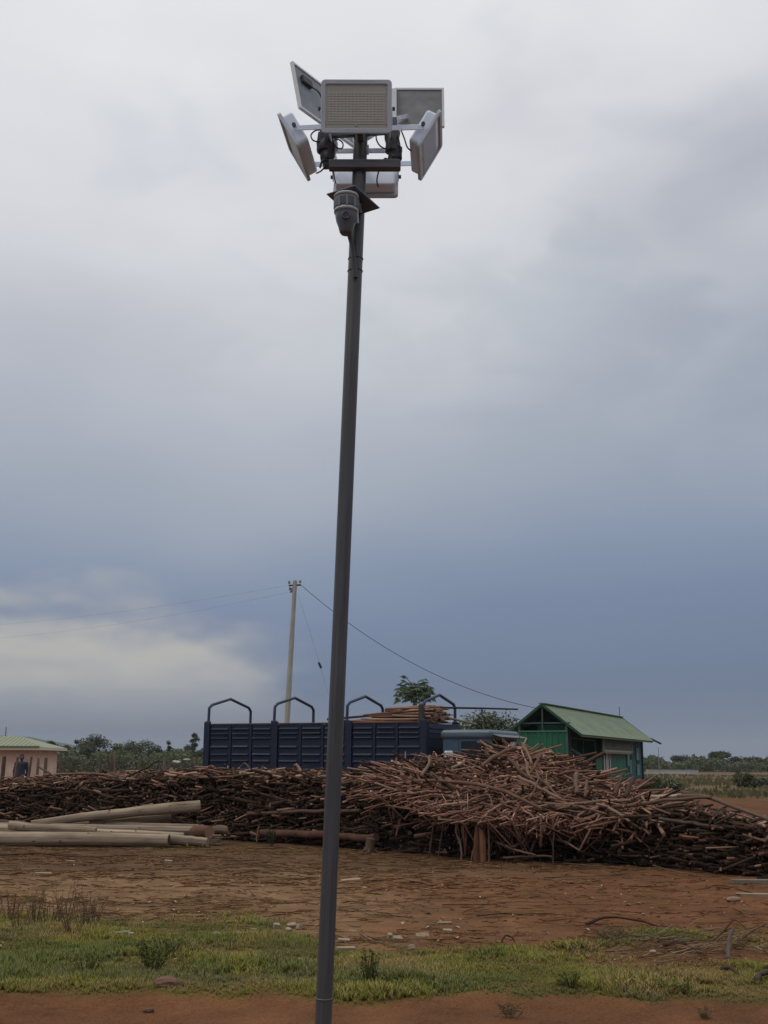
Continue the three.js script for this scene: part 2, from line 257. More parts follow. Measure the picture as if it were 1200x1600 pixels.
function scrub(name, label, x0, x1, Z, hPx, depth, n, leaf) {   // a far belt of brush that reads as one mass
  const B = new Buf(); for (let i = 0; i < n; i++) { const px = mix(x0, x1, rnd()), z = Z + rr(0, depth), b = P(px, 1195, z), h = hPx * z / F * (0.35 + 0.75 * fbm(px * 0.045, 3.3, 0, 4) + 0.3 * (noise(px * .3, 9) - .5)); const y = h * Math.pow(rnd(), 0.6), c = pick(GREENS), j = rr(0.7, 1.25); B.leaf(V(b.x, Math.max(0.05, y), b.z), V(gauss(), gauss() * .6 + .1, gauss()).normalize(), V(rr(-.4, .4), 1, rr(-.4, .4)), leaf * rr(.7, 1.5), leaf * rr(.5, .9), [c[0] * j, c[1] * j, c[2] * j]); }
  solo(name, B.geo(), leafMat, label, 'bushes', undefined, 'stuff');
}
scrub('distant_brush', 'continuous green brush under the distant left treeline behind the fence posts', -260, 420, 135, 40, 30, 34000, 0.36);
scrub('distant_brush', 'continuous green brush along the horizon right of the green shop', 960, 1500, 215, 24, 40, 30000, 0.5);
// plants nearer by
{
  const b = P(648, 1150, 46); b.y = 0; const H = P(648, 1062, 46).y;
  const t = thing('papaya_tree', 'tree with big drooping fingered leaves rising behind the truck load', 'tree', b), K = new Buf(), C = new Buf();
  K.tube(bend(V(0, -.1, 0), V(0, H - 0.25, 0), 0.02, 5), [.14, .13, .11, .09, .06], 8, [0.16, 0.13, 0.10], [0.16, 0.13, 0.10]);
  for (let i = 0; i < 150; i++) {
    const a = rnd() * 6.283, el = rr(-0.3, 1.2), L = rr(0.4, 0.78), o = V(rr(-.08, .08), H - 0.30 - rr(0, 0.5), rr(-.08, .08)), d = V(Math.cos(a) * Math.cos(el), Math.sin(el) * .6, Math.sin(a) * Math.cos(el)).normalize();
    const e = o.clone().addScaledVector(d, L); e.y -= 0.05; K.tube([o, o.clone().lerp(e, .5).add(V(0, .05, 0)), e], [.012, .01, .008], 3, [.09, .1, .04], [.09, .1, .04]);
    const f = d.clone(); f.y -= 0.55; f.normalize(); const s = V().crossVectors(f, V(0, 1, 0)).normalize(), j = rr(.75, 1.3);
    for (let k = -3; k <= 3; k++) { const g = f.clone().multiplyScalar(Math.cos(k * .5)).addScaledVector(s, Math.sin(k * .5)); g.y -= 0.12 * Math.abs(k); C.leaf(e, g.normalize(), V(0, 1, 0), rr(.15, .25), rr(.06, .10), [.125 * j, .18 * j, .105 * j]); }
  }
  part('trunk', K.geo(), barkMat, t); part('crown', C.geo(), leafMat, t);
}
treePx('bush_tree', 'spreading feathery bush behind the truck cab beside the green shop', 762, 1107, 96, 52, { leaves: 6500, lobes: 30, leaf: 0.17, low: 0.4, flat: 0.8, cat: 'bush', trunk: 0.02 });
treePx('bush', 'green bush right of the shop corner, left one of two', 1016, 1215, 26, 72, { leaves: 2700, lobes: 9, leaf: 0.16, low: 0.1, cat: 'bush', tone: 1.15 });
treePx('bush', 'pale low bush in the field, right one of two by the shop', 1053, 1220, 30, 72, { leaves: 2400, lobes: 9, leaf: 0.15, low: 0.1, cat: 'bush', tone: 1.5 });
treePx('bush', 'dense round green bush in the field near the right border', 1160, 1208, 27, 80, { leaves: 3000, lobes: 10, leaf: 0.18, low: 0.1, cat: 'bush' });
treePx('bush', 'small flat bush right of the dense round field bush', 1187, 1218, 22, 78, { leaves: 1500, lobes: 7, leaf: 0.16, low: 0.1, cat: 'bush' });
{ const a = P(1010, 1207, 180), b = P(1091, 1208, 180); a.y = b.y = 0; const g = merge([bar(a.clone().setY(.2), b.clone().setY(.2), 0.3, 0.55), bar(a.clone().setY(.51), b.clone().setY(.51), 0.4, 0.08)]); solo('low_wall', g, M_([0.62, 0.6, 0.55], { map: T.mottle }), 'long low whitish wall across the far field on the right', 'wall'); }
{ // dry grass tufts across the far right field
  const B = new Buf(); for (let i = 0; i < 5200; i++) { const px = rr(985, 1330), Z = 45 + 110 * Math.pow(rnd(), 1.3), b = P(px, 1200, Z); if (fbm(b.x * .07, Z * .1 + 3, 0, 4) < 0.47) continue; const h = rr(.1, .35), c = pick([[.17, .15, .075], [.13, .14, .06], [.2, .16, .09]]); B.leaf(V(b.x, gh(b.x, b.z), b.z), V(rr(-.4, .4), 1, rr(-.4, .4)).normalize(), V(rr(-1, 1), .1, 1), h, h * .8, c); }
  solo('field_grass', B.geo(), leafMat, 'dry yellowish grass tufts scattered over the far right field', 'grass', undefined, 'stuff');
}

// ---------------------------------------------------------------- utility pole and cables
{
  const Z = 52, b = P(441.5, 1240, Z), top = P(461, 908, Z); b.y = -0.2;
  const t = thing('utility_pole', 'pale concrete utility pole leaning slightly behind the blue truck', 'pole', b); const w = (p) => p.clone().sub(b);
  part('shaft', rod(w(b), w(top), 0.155, 0.10, 10), M_([0.56, 0.55, 0.49], { map: rep(T.streak, 1, 4), roughness: .9 }), t);
  const dark = M_([0.06, 0.06, 0.065], { roughness: .6, metalness: .3 }), ins = M_([0.22, 0.2, 0.19], { roughness: .4 });
  part('crossarm', merge([bar(w(P(451, 915, Z)), w(P(470, 914, Z)), 0.07, 0.07), bar(w(P(453, 925, Z)), w(P(462, 924, Z)), 0.06, 0.06)]), dark, t);
  for (const [x, y] of [[452, 912], [469, 911], [453, 922], [456, 923]]) part('insulator', new THREE.LatheGeometry([[0, 0], [.05, 0], [.06, .03], [.035, .06], [.06, .09], [.04, .13], [0, .14]].map((q) => new THREE.Vector2(...q)), 10).translate(...w(P(x, y, Z)).toArray()), ins, t);
  part('pole_cap', rod(w(top), w(top).add(V(0, .06, 0)), .1, .05, 10), M_([0.3, 0.28, .25]), t);
  const cab = M_([0.035, 0.035, 0.04], { roughness: .6 });
  const sagLine = (a, c, sag, n = 24) => { const r = []; for (let i = 0; i <= n; i++) { const k = i / n, q = a.clone().lerp(c, k); q.y -= sag * 4 * k * (1 - k); r.push(q); } return r; };
  solo('service_cable', wire(sagLine(P(469, 913, Z), P(846, 1108, 49), 0.9), 0.013, 60, 5), cab, 'dark service cable sagging from the utility pole down to the green shop', 'cable');
  solo('power_line', wire(sagLine(P(452, 914, Z), P(-320, 985, 70), 0.7), 0.0026, 60, 4), cab, 'faint upper power line running left from the utility pole across the sky', 'cable');
  solo('power_line', wire(sagLine(P(453, 925, Z), P(-320, 1003, 70), 0.9), 0.0026, 60, 4), cab, 'faint lower power line running left from the utility pole across the sky', 'cable');
  const s = thing('stay_wire', 'thin stay wire with a dark insulator right of the utility pole', 'cable', P(499, 1036, Z)), o = s.position, q = (p) => p.clone().sub(o);
  part('wire', wire([q(P(466, 930, Z)), q(P(499, 1036, Z)), q(P(512, 1080, Z)), q(P(545, 1190, Z))], 0.0035, 20, 4), cab, s); part('insulator', rod(q(P(498, 1035, Z)), q(P(502, 1044, Z)), .05, .06, 8), cab, s);
}

// ---------------------------------------------------------------- pink hut, person, fence posts
{
  const Z = 62, wallTop = P(30, 1172, Z).y, x1 = P(55.5, 1200, Z).x, W = 5.2, Dp = 4, t = thing('pink_hut', 'small pink plastered hut with a green roof at the left border', 'hut', V(x1 - W / 2, 0, -Z - Dp / 2), 0.0);
  const pink = M_([0.88, 0.60, 0.46], { map: rep(T.mottle, 2, 1), roughness: .95 });
  part('wall', merge([box(W, wallTop, 0.2, 0, wallTop / 2, Dp / 2 - .1), box(W, wallTop, 0.2, 0, wallTop / 2, -Dp / 2 + .1), box(0.2, wallTop, Dp - .4, W / 2 - .1, wallTop / 2, 0), box(0.2, wallTop, Dp - .4, -W / 2 + .1, wallTop / 2, 0)]), pink, t);
  const e = 0.42, hx = W / 2 + e, hz = Dp / 2 + e, y0 = wallTop + .02, rh = 0.62;
  part('fascia', merge([box(hx * 2, .14, .05, 0, y0 + .05, hz), box(hx * 2, .14, .05, 0, y0 + .05, -hz), box(.05, .14, hz * 2 - .06, hx - .025, y0 + .05, 0), box(.05, .14, hz * 2 - .06, -hx + .025, y0 + .05, 0)]), M_([0.62, 0.58, 0.46]), t);
  const roof = new ConvexGeometry([V(-hx, y0 + .125, hz), V(hx, y0 + .125, hz), V(hx, y0 + .125, -hz), V(-hx, y0 + .125, -hz), V(-hx + 2, y0 + .125 + rh, 0), V(hx - 2, y0 + .125 + rh, 0)]);
  part('roof', roof, M_([0.275, 0.305, 0.205], { roughness: .75 }), t);
  const ribs = []; for (let i = 0; i < 26; i++) { const x = mix(-hx + .1, hx - .1, i / 25), k = clamp(Math.min(hx - Math.abs(x), 2) / 2); ribs.push(bar(V(x, y0 + .14, hz - .01), V(x, y0 + .14 + rh * k, hz * (1 - k)), .05, .02)); }
  part('roof_rib', merge(ribs), M_([0.27, 0.30, 0.20], { roughness: .75 }), t, 'stuff');
  part('gutter', box(hx * 1.5, .07, .08, .6, y0 + .16, hz + .05), M_([.14, .2, .08]), t);
}
function blob(caps, lo, hi, cell, k = 0.03) {   // one continuous surface round tapered capsules [a, b, ra, rb]
  const size = Math.max(hi.x - lo.x, hi.y - lo.y, hi.z - lo.z), res = Math.min(110, Math.ceil(size / cell) + 4), mc = new MarchingCubes(res, new THREE.MeshStandardMaterial(), false, false, 120000);
  mc.isolation = 0; const c = lo.clone().add(hi).multiplyScalar(.5), half = size / 2 * 1.08, p = V(), ba = V(), pa = V();
  for (let z = 0; z < res; z++) for (let y = 0; y < res; y++) for (let x = 0; x < res; x++) {
    p.set((x - res / 2) / (res / 2) * half + c.x, (y - res / 2) / (res / 2) * half + c.y, (z - res / 2) / (res / 2) * half + c.z); let d = 1e3;
    for (const [a, b, ra, rb] of caps) { ba.subVectors(b, a); pa.subVectors(p, a); const h = clamp(pa.dot(ba) / Math.max(1e-9, ba.lengthSq())), e = pa.addScaledVector(ba, -h).length() - mix(ra, rb, h), q = clamp(.5 + .5 * (e - d) / k) ; d = mix(e, d, q) - k * q * (1 - q); }
    mc.field[x + y * res + z * res * res] = -d;
  }
  mc.update(); const n = mc.count, g = new THREE.BufferGeometry();
  const pos = new Float32Array(n * 3), nor = new Float32Array(n * 3); for (let i = 0; i < n; i++) { pos[i * 3] = mc.positionArray[i * 3] * half + c.x; pos[i * 3 + 1] = mc.positionArray[i * 3 + 1] * half + c.y; pos[i * 3 + 2] = mc.positionArray[i * 3 + 2] * half + c.z; for (let j = 0; j < 3; j++) nor[i * 3 + j] = mc.normalArray[i * 3 + j]; }
  g.setAttribute('position', new THREE.BufferAttribute(pos, 3)); g.setAttribute('normal', new THREE.BufferAttribute(nor, 3)); g.setAttribute('uv', new THREE.BufferAttribute(new Float32Array(n * 2), 2)); return g;
}
{ // a standing person, seen from far off, in front of the hut
  const base = P(31, 1230, 47); base.y = 0; const t = thing('person', 'person in dark clothes standing in front of the pink hut between posts', 'person', base, 0.25);
  const J = { hipL: V(.09, .9, 0), hipR: V(-.09, .9, 0), kL: V(.11, .49, .03), kR: V(-.10, .49, .01), aL: V(.12, .09, -.02), aR: V(-.11, .09, -.01), sL: V(.185, 1.39, 0), sR: V(-.185, 1.39, 0), eL: V(.25, 1.12, -.03), eR: V(-.25, 1.12, -.02), wL: V(.24, .87, .05), wR: V(-.24, .87, .06) };
  const limbs = (g) => [[J.sL, J.eL, .05 + g, .042 + g], [J.eL, J.wL, .042 + g, .03 + g], [J.sR, J.eR, .05 + g, .042 + g], [J.eR, J.wR, .042 + g, .03 + g]];
  const torso = (g) => [[V(0, .95, 0), V(0, 1.15, 0), .135 + g, .125 + g], [V(0, 1.15, .0), V(0, 1.36, 0), .125 + g, .12 + g], [J.sL, J.sR, .065 + g, .065 + g], [V(-.06, .93, 0), V(.06, .93, 0), .115 + g, .115 + g]];
  const legs = (g) => [[J.hipL, J.kL, .085 + g, .058 + g], [J.kL, J.aL, .055 + g, .038 + g], [J.hipR, J.kR, .085 + g, .058 + g], [J.kR, J.aR, .055 + g, .038 + g]];
  const feet = [[V(.12, .05, -.03), V(.14, .04, .15), .045, .04], [V(-.11, .05, -.02), V(-.13, .04, .16), .045, .04]];
  const hand = (w, s) => { const r = [[w, w.clone().add(V(0, -.08, .01)), .03, .036]]; for (let f = 0; f < 4; f++) { const a = w.clone().add(V(s * .004, -.09, .03 - f * .021)), m = a.clone().add(V(0, -.045 + Math.abs(f - 1.4) * .006, .004)); r.push([a, m, .0095, .009], [m, m.clone().add(V(-s * .015, -.03, .004)), .009, .008]); } const b = w.clone().add(V(0, -.04, .03)); r.push([b, b.clone().add(V(0, -.045, .03)), .011, .009]); return r; };
  const neckHead = [[V(0, 1.4, 0), V(0, 1.52, .01), .055, .05], [V(0, 1.62, .0), V(0, 1.68, -.01), .078, .085], [V(0, 1.56, .03), V(0, 1.62, .02), .052, .07], [V(0, 1.61, .09), V(0, 1.64, .085), .014, .01], [V(.085, 1.62, 0), V(.088, 1.65, 0), .014, .016], [V(-.085, 1.62, 0), V(-.088, 1.65, 0), .014, .016], [V(-.02, 1.575, .075), V(.02, 1.575, .075), .01, .01]];
  const skin = M_([0.07, 0.04, 0.028], { roughness: .6 });
  const body = merge([blob([...torso(0), ...limbs(0), ...legs(0), ...feet, ...neckHead], V(-.35, 0, -.2), V(.35, 1.8, .25), .017), blob(hand(J.wL, 1), V(.17, .68, -.05), V(.33, .9, .14), .004, .008), blob(hand(J.wR, -1), V(-.33, .68, -.04), V(-.17, .9, .15), .004, .008)]);
  const b = part('body', body, skin, t);
  part('jacket', blob([...torso(.022), ...limbs(.02).map(([a, c, r, q]) => [a, c, r, q])], V(-.36, .8, -.22), V(.36, 1.5, .22), .016), M_([0.028, 0.03, 0.055], { map: T.mottle }), t);
  part('trousers', blob([...legs(.018), [V(-.07, .9, 0), V(.07, .9, 0), .125, .125]], V(-.3, .05, -.2), V(.3, 1.05, .2), .016), M_([0.035, 0.033, 0.045], { map: T.mottle }), t);
  part('hair', blob([[V(0, 1.66, -.012), V(0, 1.70, -.015), .088, .082]], V(-.12, 1.55, -.13), V(.12, 1.82, .1), .008), M_([0.012, 0.01, 0.01]), t);
  const eyes = []; for (const s of [-1, 1]) eyes.push(new THREE.SphereGeometry(.012, 8, 6).translate(s * .032, 1.645, .074)); for (const e of eyes) part('eye', e, M_([.5, .48, .45]), t);
  part('shoes', blob(feet.map(([a, c, r, q]) => [a, c, r + .012, q + .012]), V(-.25, -.02, -.12), V(.25, .15, .24), .01), M_([0.03, 0.025, 0.02]), t);
}
{ // weathered fence posts beyond the woodpile
  const C = [[.20, .155, .115], [.15, .11, .085], [.25, .20, .15]];
  for (const [px, top, lean, w, k, label] of [[3, 1182, .02, .17, 1, 'thick reddish fence post in front of the hut wall at the left border'], [20.5, 1183, .07, .12, 0, 'leaning fence post just left of the standing person'], [40, 1182, .10, .12, 0, 'fence post leaning away just right of the standing person'], [58, 1184, 0, .13, 2], [70, 1184, 0, .15, 2], [92, 1183, .03, .14, 0], [107, 1183, .01, .13, 0], [127, 1187, .02, .1, 0], [152, 1186, .06, .12, 0], [173, 1181, .01, .17, 1, 'thick brown fence post standing taller beside a thin leaning pole'], [219, 1185, -.03, .14, 0], [256, 1184, 0, .13, 2], [263, 1187, .03, .12, 0], [305, 1183, 0, .14, 0]]) {
    const Z = 44 + rr(0, 2), b = P(px, 1215, Z); b.y = -.1; const h = P(px, top, Z).y - b.y, B = new Buf(), c = C[k], j = rr(.85, 1.1);
    B.tube([V(0, 0, 0), V(lean * h * .3, h * .33, 0), V(lean * h * .7, h * .66, .01), V(lean * h, h, 0)], [w / 2, w * .48, w * .46, w * .42], 8, c.map((v) => v * j), c.map((v) => v * 1.3));
    solo('fence_post', B.geo(), VC({ map: rep(T.grain, 1, 1), bumpMap: T.grain, bumpScale: .01 }), label ?? 'weathered grey wooden fence post in the row beyond the left woodpile', 'fence post', label ? undefined : 'plain fence posts beyond the woodpile').position.copy(b);
  }
  const Z = 150, b = P(136, 1200, Z); b.y = 0; solo('distant_post', rod(V(0, 0, 0), V(0, P(136, 1157, Z).y, 0), .16, .12, 8).translate(b.x, 0, b.z), M_([.45, .43, .38]), 'pale thin post against the biggest dark tree in the distance', 'post');
  const a = P(5, 1200, 130); a.y = 0; solo('distant_mast', rod(V(0, 0, 0), V(0, P(5, 1136, 130).y, 0), .09, .06, 6).translate(a.x, 0, a.z), M_([.2, .2, .2]), 'thin mast sticking up behind the pink hut at the left border', 'mast');
  const d = P(1030, 1200, 150); d.y = 0; solo('distant_mast', rod(V(0, 0, 0), V(0, P(1030, 1168, 150).y, 0), .05, .04, 6).translate(d.x, 0, d.z), M_([.25, .25, .26]), 'thin faint mast on the field right of the green shop', 'mast');
}
// ---------------------------------------------------------------- blue lorry with slatted bed
{
  const t = thing('lorry', 'dark blue lorry with high slatted sides and roof hoops parked behind the woodpile', 'lorry', V(-5.30, 0, -34.94), -25 * Math.PI / 180);
  const L = 7.2, W = 2.4, TOP = 2.59, BOT = 1.05, navy = [0.012, 0.024, 0.062];
  const paint = M_(navy, { map: rep(T.streak, 1, 1), roughness: .5 }), post = M_([0.010, 0.019, 0.050], { map: T.mottle, roughness: .55 }), hoopM = M_([0.03, 0.045, 0.09], { roughness: .55 }), rust = M_([0.16, 0.085, 0.06], { map: T.mottle });
  part('chassis', merge([box(L + 2, .22, .12, L / 2 + 1, .82, -.7), box(L + 2, .22, .12, L / 2 + 1, .82, -1.7), box(L, .1, W, L / 2, BOT - .05, -W / 2)]), M_([.03, .03, .03]), t);
  const mains = [0.10, 2.42, 4.81, 7.08];
  for (const x of mains) for (const z of [0.035, -W - .035]) part('post', box(.2, TOP - BOT + .2, .07, x, (TOP + BOT) / 2 - .02, z, .012), post, t);
  const lip = (x, w, y, h) => { const s = new THREE.Shape([[0, y + h], [.05, y + .012], [.05, y], [0, y]].map((q) => new THREE.Vector2(...q))); const g = new THREE.ExtrudeGeometry(s, { depth: w, bevelEnabled: false }); g.rotateY(-Math.PI / 2); g.rotateY(0); const a = g.attributes.position, n = g.attributes.normal; for (let i = 0; i < a.count; i++) { const X = a.getX(i), Z = a.getZ(i); a.setXYZ(i, X + x + w / 2, a.getY(i), Z + .013); } return g; };
  const rows = [0, .17, .30, .43, .68, .90, 1.08, 1.32, 1.56];
  for (let b = 0; b < 3; b++) for (let s = 0; s < 3; s++) {
    const a = mains[b] + .11, e = mains[b + 1] - .11, x0 = mix(a, e, s / 3) + (s ? .04 : 0), x1 = mix(a, e, (s + 1) / 3) - (s < 2 ? .04 : 0);
    if (s) for (const z of [.02, -W - .02]) part('strut', box(.075, TOP - BOT, .05, mix(a, e, s / 3), (TOP + BOT) / 2, z, .01), post, t);
    for (let r = 0; r < rows.length - 1; r++) {
      const y1 = TOP - rows[r], y0 = TOP - rows[r + 1] + .006, cx = (x0 + x1) / 2 + rr(-.005, .005), w = x1 - x0 - .012;
      const g = merge([box(w, y1 - y0, .03, cx, (y0 + y1) / 2, 0, .006), lip(cx, w * rr(.82, .99), y0 + rr(.012, .02), rr(.045, .06))]);
      part('plank', g, paint, t);
    }
  }
  for (let r = 0; r < rows.length - 1; r++) { const y1 = TOP - rows[r], y0 = TOP - rows[r + 1] + .02; part('plank', box(L - .2, y1 - y0, .03, L / 2, (y0 + y1) / 2, -W, .006), paint, t); part('plank', merge([box(.03, y1 - y0, W - .1, L, (y0 + y1) / 2, -W / 2, .006), box(.06, .022, W * .9, L + .02, y0 + .02, -W / 2, .005)]), paint, t); part('plank', box(.03, y1 - y0, W - .1, 0, (y0 + y1) / 2, -W / 2, .006), paint, t); }
  part('added_backing', merge([box(L - .3, TOP - BOT - .04, .02, L / 2, (TOP + BOT) / 2, -.05), box(L - .3, TOP - BOT - .04, .02, L / 2, (TOP + BOT) / 2, -W + .05)]), M_([.02, .024, .04]), t);  // dark backing added behind the planks so no sky shows through the gaps
  part('top_rail', merge([box(L, .035, .08, L / 2, TOP + .02, 0, .01), box(L, .035, .08, L / 2, TOP + .02, -W, .01)]), rust, t);
  part('bed_floor', box(L - .1, .04, W - .1, L / 2, BOT + .03, -W / 2), rust, t);
  for (const x of [0.10, 2.36, 4.72, 7.05]) {
    const c = new THREE.CurvePath(), pts = [V(x, TOP - .25, 0), V(x + .01, TOP + .5, -.02), V(x + .02, TOP + .60, -.16), V(x, TOP + .82, -W / 2), V(x + .02, TOP + .60, -W + .16), V(x + .01, TOP + .5, -W + .02), V(x, TOP - .25, -W)];
    const B = new Buf(), fine = []; for (let i = 0; i < pts.length - 1; i++) for (let k = 0; k < 3; k++) fine.push(pts[i].clone().lerp(pts[i + 1], k / 3)); fine.push(pts[6]);
    B.tube(fine, fine.map(() => .043), 10, [1, 1, 1], [1, 1, 1]); part('roof_hoop', B.geo(), hoopM, t);
    for (const z of [0, -W]) part('hoop_socket', box(.15, .16, .12, x, TOP + .03, z, .02), post, t);
  }
  const bracket = box(.22, .1, .12, 2.36 + .2, TOP + .06, -W + .02, .03); part('latch', bracket, post, t);
  part('tie_strap', box(.14, .62, .13, 7.0, TOP + .2, -.02, .03), M_([.07, .065, .055], { map: T.mottle }), t);
  // cab
  const cx = L + .42, cabP = M_([0.075, 0.135, 0.20], { map: rep(T.mottle, 1, 1), roughness: .4 }), dark = M_([.015, .017, .02], { roughness: .4 });
  const prof = [[cx, .75], [cx, 2.22], [cx + 1.25, 2.22], [cx + 1.62, 1.5], [cx + 1.66, .75]];
  for (const z of [-.12, -W + .06]) {
    const s = new THREE.Shape(prof.map((q) => new THREE.Vector2(...q))), h = new THREE.Path([[cx + .5, 1.52], [cx + 1.38, 1.52], [cx + 1.1, 2.1], [cx + .5, 2.1]].map((q) => new THREE.Vector2(...q))); s.holes.push(h);
    const g = new THREE.ExtrudeGeometry(s, { depth: .06, bevelEnabled: true, bevelSize: .012, bevelThickness: .012, bevelSegments: 2 }); g.translate(0, 0, z - .03);
    const p = part('cab_side', g, cabP, t); const hd = part('handle', box(.14, .03, .03, cx + .55, 1.4, z + (z > -1 ? .07 : -.04), .008), dark, p);
    part('door_seam', box(.012, 1.2, .004, cx + .44, 1.5, z + (z > -1 ? .044 : -.046)), dark, p);
    const pane = new THREE.Shape([[cx + .5, 1.52], [cx + 1.38, 1.52], [cx + 1.1, 2.1], [cx + .5, 2.1]].map((q) => new THREE.Vector2(...q)));
    part('side_window', new THREE.ExtrudeGeometry(pane, { depth: .006, bevelEnabled: false }).translate(0, 0, z), new THREE.MeshPhysicalMaterial({ color: rgb(.5, .55, .55), roughness: .05, transmission: 1, thickness: 0 }), t);
    part('window_divider', box(.03, .57, .02, cx + .74, 1.81, z), dark, t);
  }
  part('cab_roof', (() => { const g = new RoundedBoxGeometry(1.5, .26, W - .05, 4, .11); g.translate(cx + .66, 2.27, -W / 2); return g; })(), M_([0.12, 0.17, 0.215], { map: T.mottle, roughness: .42 }), t);
  part('sun_visor', merge([bar(V(cx + 1.38, 2.28, -W / 2), V(cx + 1.66, 2.2, -W / 2), W - .2, .03, .01)]), M_([.10, .125, .125], { roughness: .5 }), t);
  part('windscreen', bar(V(cx + 1.3, 2.17, -W / 2), V(cx + 1.6, 1.55, -W / 2), W - .25, .012), new THREE.MeshPhysicalMaterial({ color: rgb(.55, .6, .6), roughness: .05, transmission: 1, thickness: 0 }), t);
  part('windscreen_pillar', merge([-.14, -W + .14].map((z) => bar(V(cx + 1.27, 2.2, z), V(cx + 1.64, 1.5, z), .07, .07, .02))), cabP, t);
  part('cab_back', box(.05, 1.45, W - .2, cx + .03, 1.48, -W / 2), cabP, t);
  part('cab_front', box(.06, .75, W - .1, cx + 1.66, 1.13, -W / 2, .02), cabP, t);
  part('cab_floor', box(1.6, .06, W - .2, cx + .85, .8, -W / 2), dark, t);
  for (const z of [-.6, -1.7]) part('seat', merge([box(.5, .15, .6, cx + .5, 1.15, z, .05), box(.14, .6, .6, cx + .25, 1.5, z, .05)]), M_([.05, .05, .055]), t);
  part('bumper', box(.14, .28, W, cx + 1.75, .62, -W / 2, .04), dark, t);
  for (const z of [-.35, -W + .35]) part('headlight', new THREE.CylinderGeometry(.1, .1, .04, 16).rotateZ(Math.PI / 2).translate(cx + 1.71, .95, z), M_([.6, .6, .58], { roughness: .2 }), t);
  for (const x of [1.6, 2.75, L + 1.2]) for (const z of [-.18, -W + .18]) {
    const w = part('wheel', new THREE.TorusGeometry(.38, .13, 12, 28).translate(x, .5, z), M_([.02, .02, .02], { roughness: .9 }), t);
    part('rim', new THREE.CylinderGeometry(.27, .27, .2, 20).rotateX(Math.PI / 2).translate(x, .5, z), M_([.12, .12, .12], { roughness: .5, metalness: .5 }), w);
  }
  // sticks loaded on the bed
  const mul_ = (c, k) => c.map((v) => v * k);
  const load = (i) => { const x0 = rr(4.3, 6.25), y = TOP + .02 + (.06 + .46 * sm(4.2, 6.2, x0)) * Math.pow(rnd(), .8), z = -rr(.05, 1.6), x1 = Math.min(7.25, x0 + rr(1.4, 2.6)); return [V(x0, y + rr(-.06, .05), z), V(x1, y + rr(-.06, .07), z + rr(-.2, .2))]; };
  const toW = new THREE.Matrix4().makeRotationY(-25 * Math.PI / 180).setPosition(t.position); const COL = [[.46, .27, .19], [.36, .20, .14], [.54, .35, .25], [.28, .145, .10]];
  const B0 = (pts, r, c, e) => { const B = new Buf(), o = pts[0].clone(); B.tube(pts.map((p) => p.clone().sub(o)), r, 7, c, e); return [B.geo(), o]; };
  const mat = VC({ map: rep(T.grain, 1, 1), roughness: .85 });
  for (let i = 0; i < 84; i++) { const [a, b] = load(i), r = rr(.018, .038), c = pick(COL), j = rr(.8, 1.15), [g, o] = B0(bend(a.applyMatrix4(toW), b.applyMatrix4(toW), .02, 5), [r, r, r * .95, r * .9, r * .8], c.map((v) => v * j), [.34 * j, .24 * j, .16 * j]); solo('firewood_pole', g, mat, 'peeled tan pole lying lengthwise in the load on the blue lorry', 'firewood', 'poles loaded on top of the lorry bed').position.copy(o); }
  for (let i = 0; i < 16; i++) { const x = rr(6.85, 7.25), z = -rr(.25, 1.7), y = TOP + .05 + rnd() * .36, a = V(x - rr(.3, .7), y + rr(-.04, .04), z - rr(.3, .8)), b = V(x + .08, y, z), r = rr(.045, .07), c = pick(COL), [g, o] = B0(bend(a.applyMatrix4(toW), b.applyMatrix4(toW), .02, 4), [r, r, r, r * .95], mul_(c, rr(.6, .9)), [.46, .31, .22]); solo('firewood_pole', g, mat, 'short thick billet showing its sawn end at the front of the lorry load', 'firewood', 'billets at the front of the lorry load').position.copy(o); }
  for (const [a, b, r, c, lab] of [
    [V(5.75, TOP + .47, -1.2), V(9.05, TOP + .43, -2.2), .03, [.07, .055, .05], 'long dark pole sticking out forwards from the lorry load over the cab'],
    [V(4.05, TOP + .13, -.1), V(5.4, TOP + .24, -.5), .035, [.12, .09, .075], 'forked dark stick jutting back from the rear end of the lorry load'],
    [V(6.6, TOP + .36, -.9), V(7.85, TOP + .02, -2.0), .035, [.36, .26, .17], 'pale stick sloping down off the front of the lorry load']]) { const [g, o] = B0(bend(a.applyMatrix4(toW), b.applyMatrix4(toW), .02, 5), [r, r, r, r * .9, r * .8], c, c.map((v) => v * 1.4)); solo('firewood_pole', g, mat, lab, 'firewood').position.copy(o); }
}

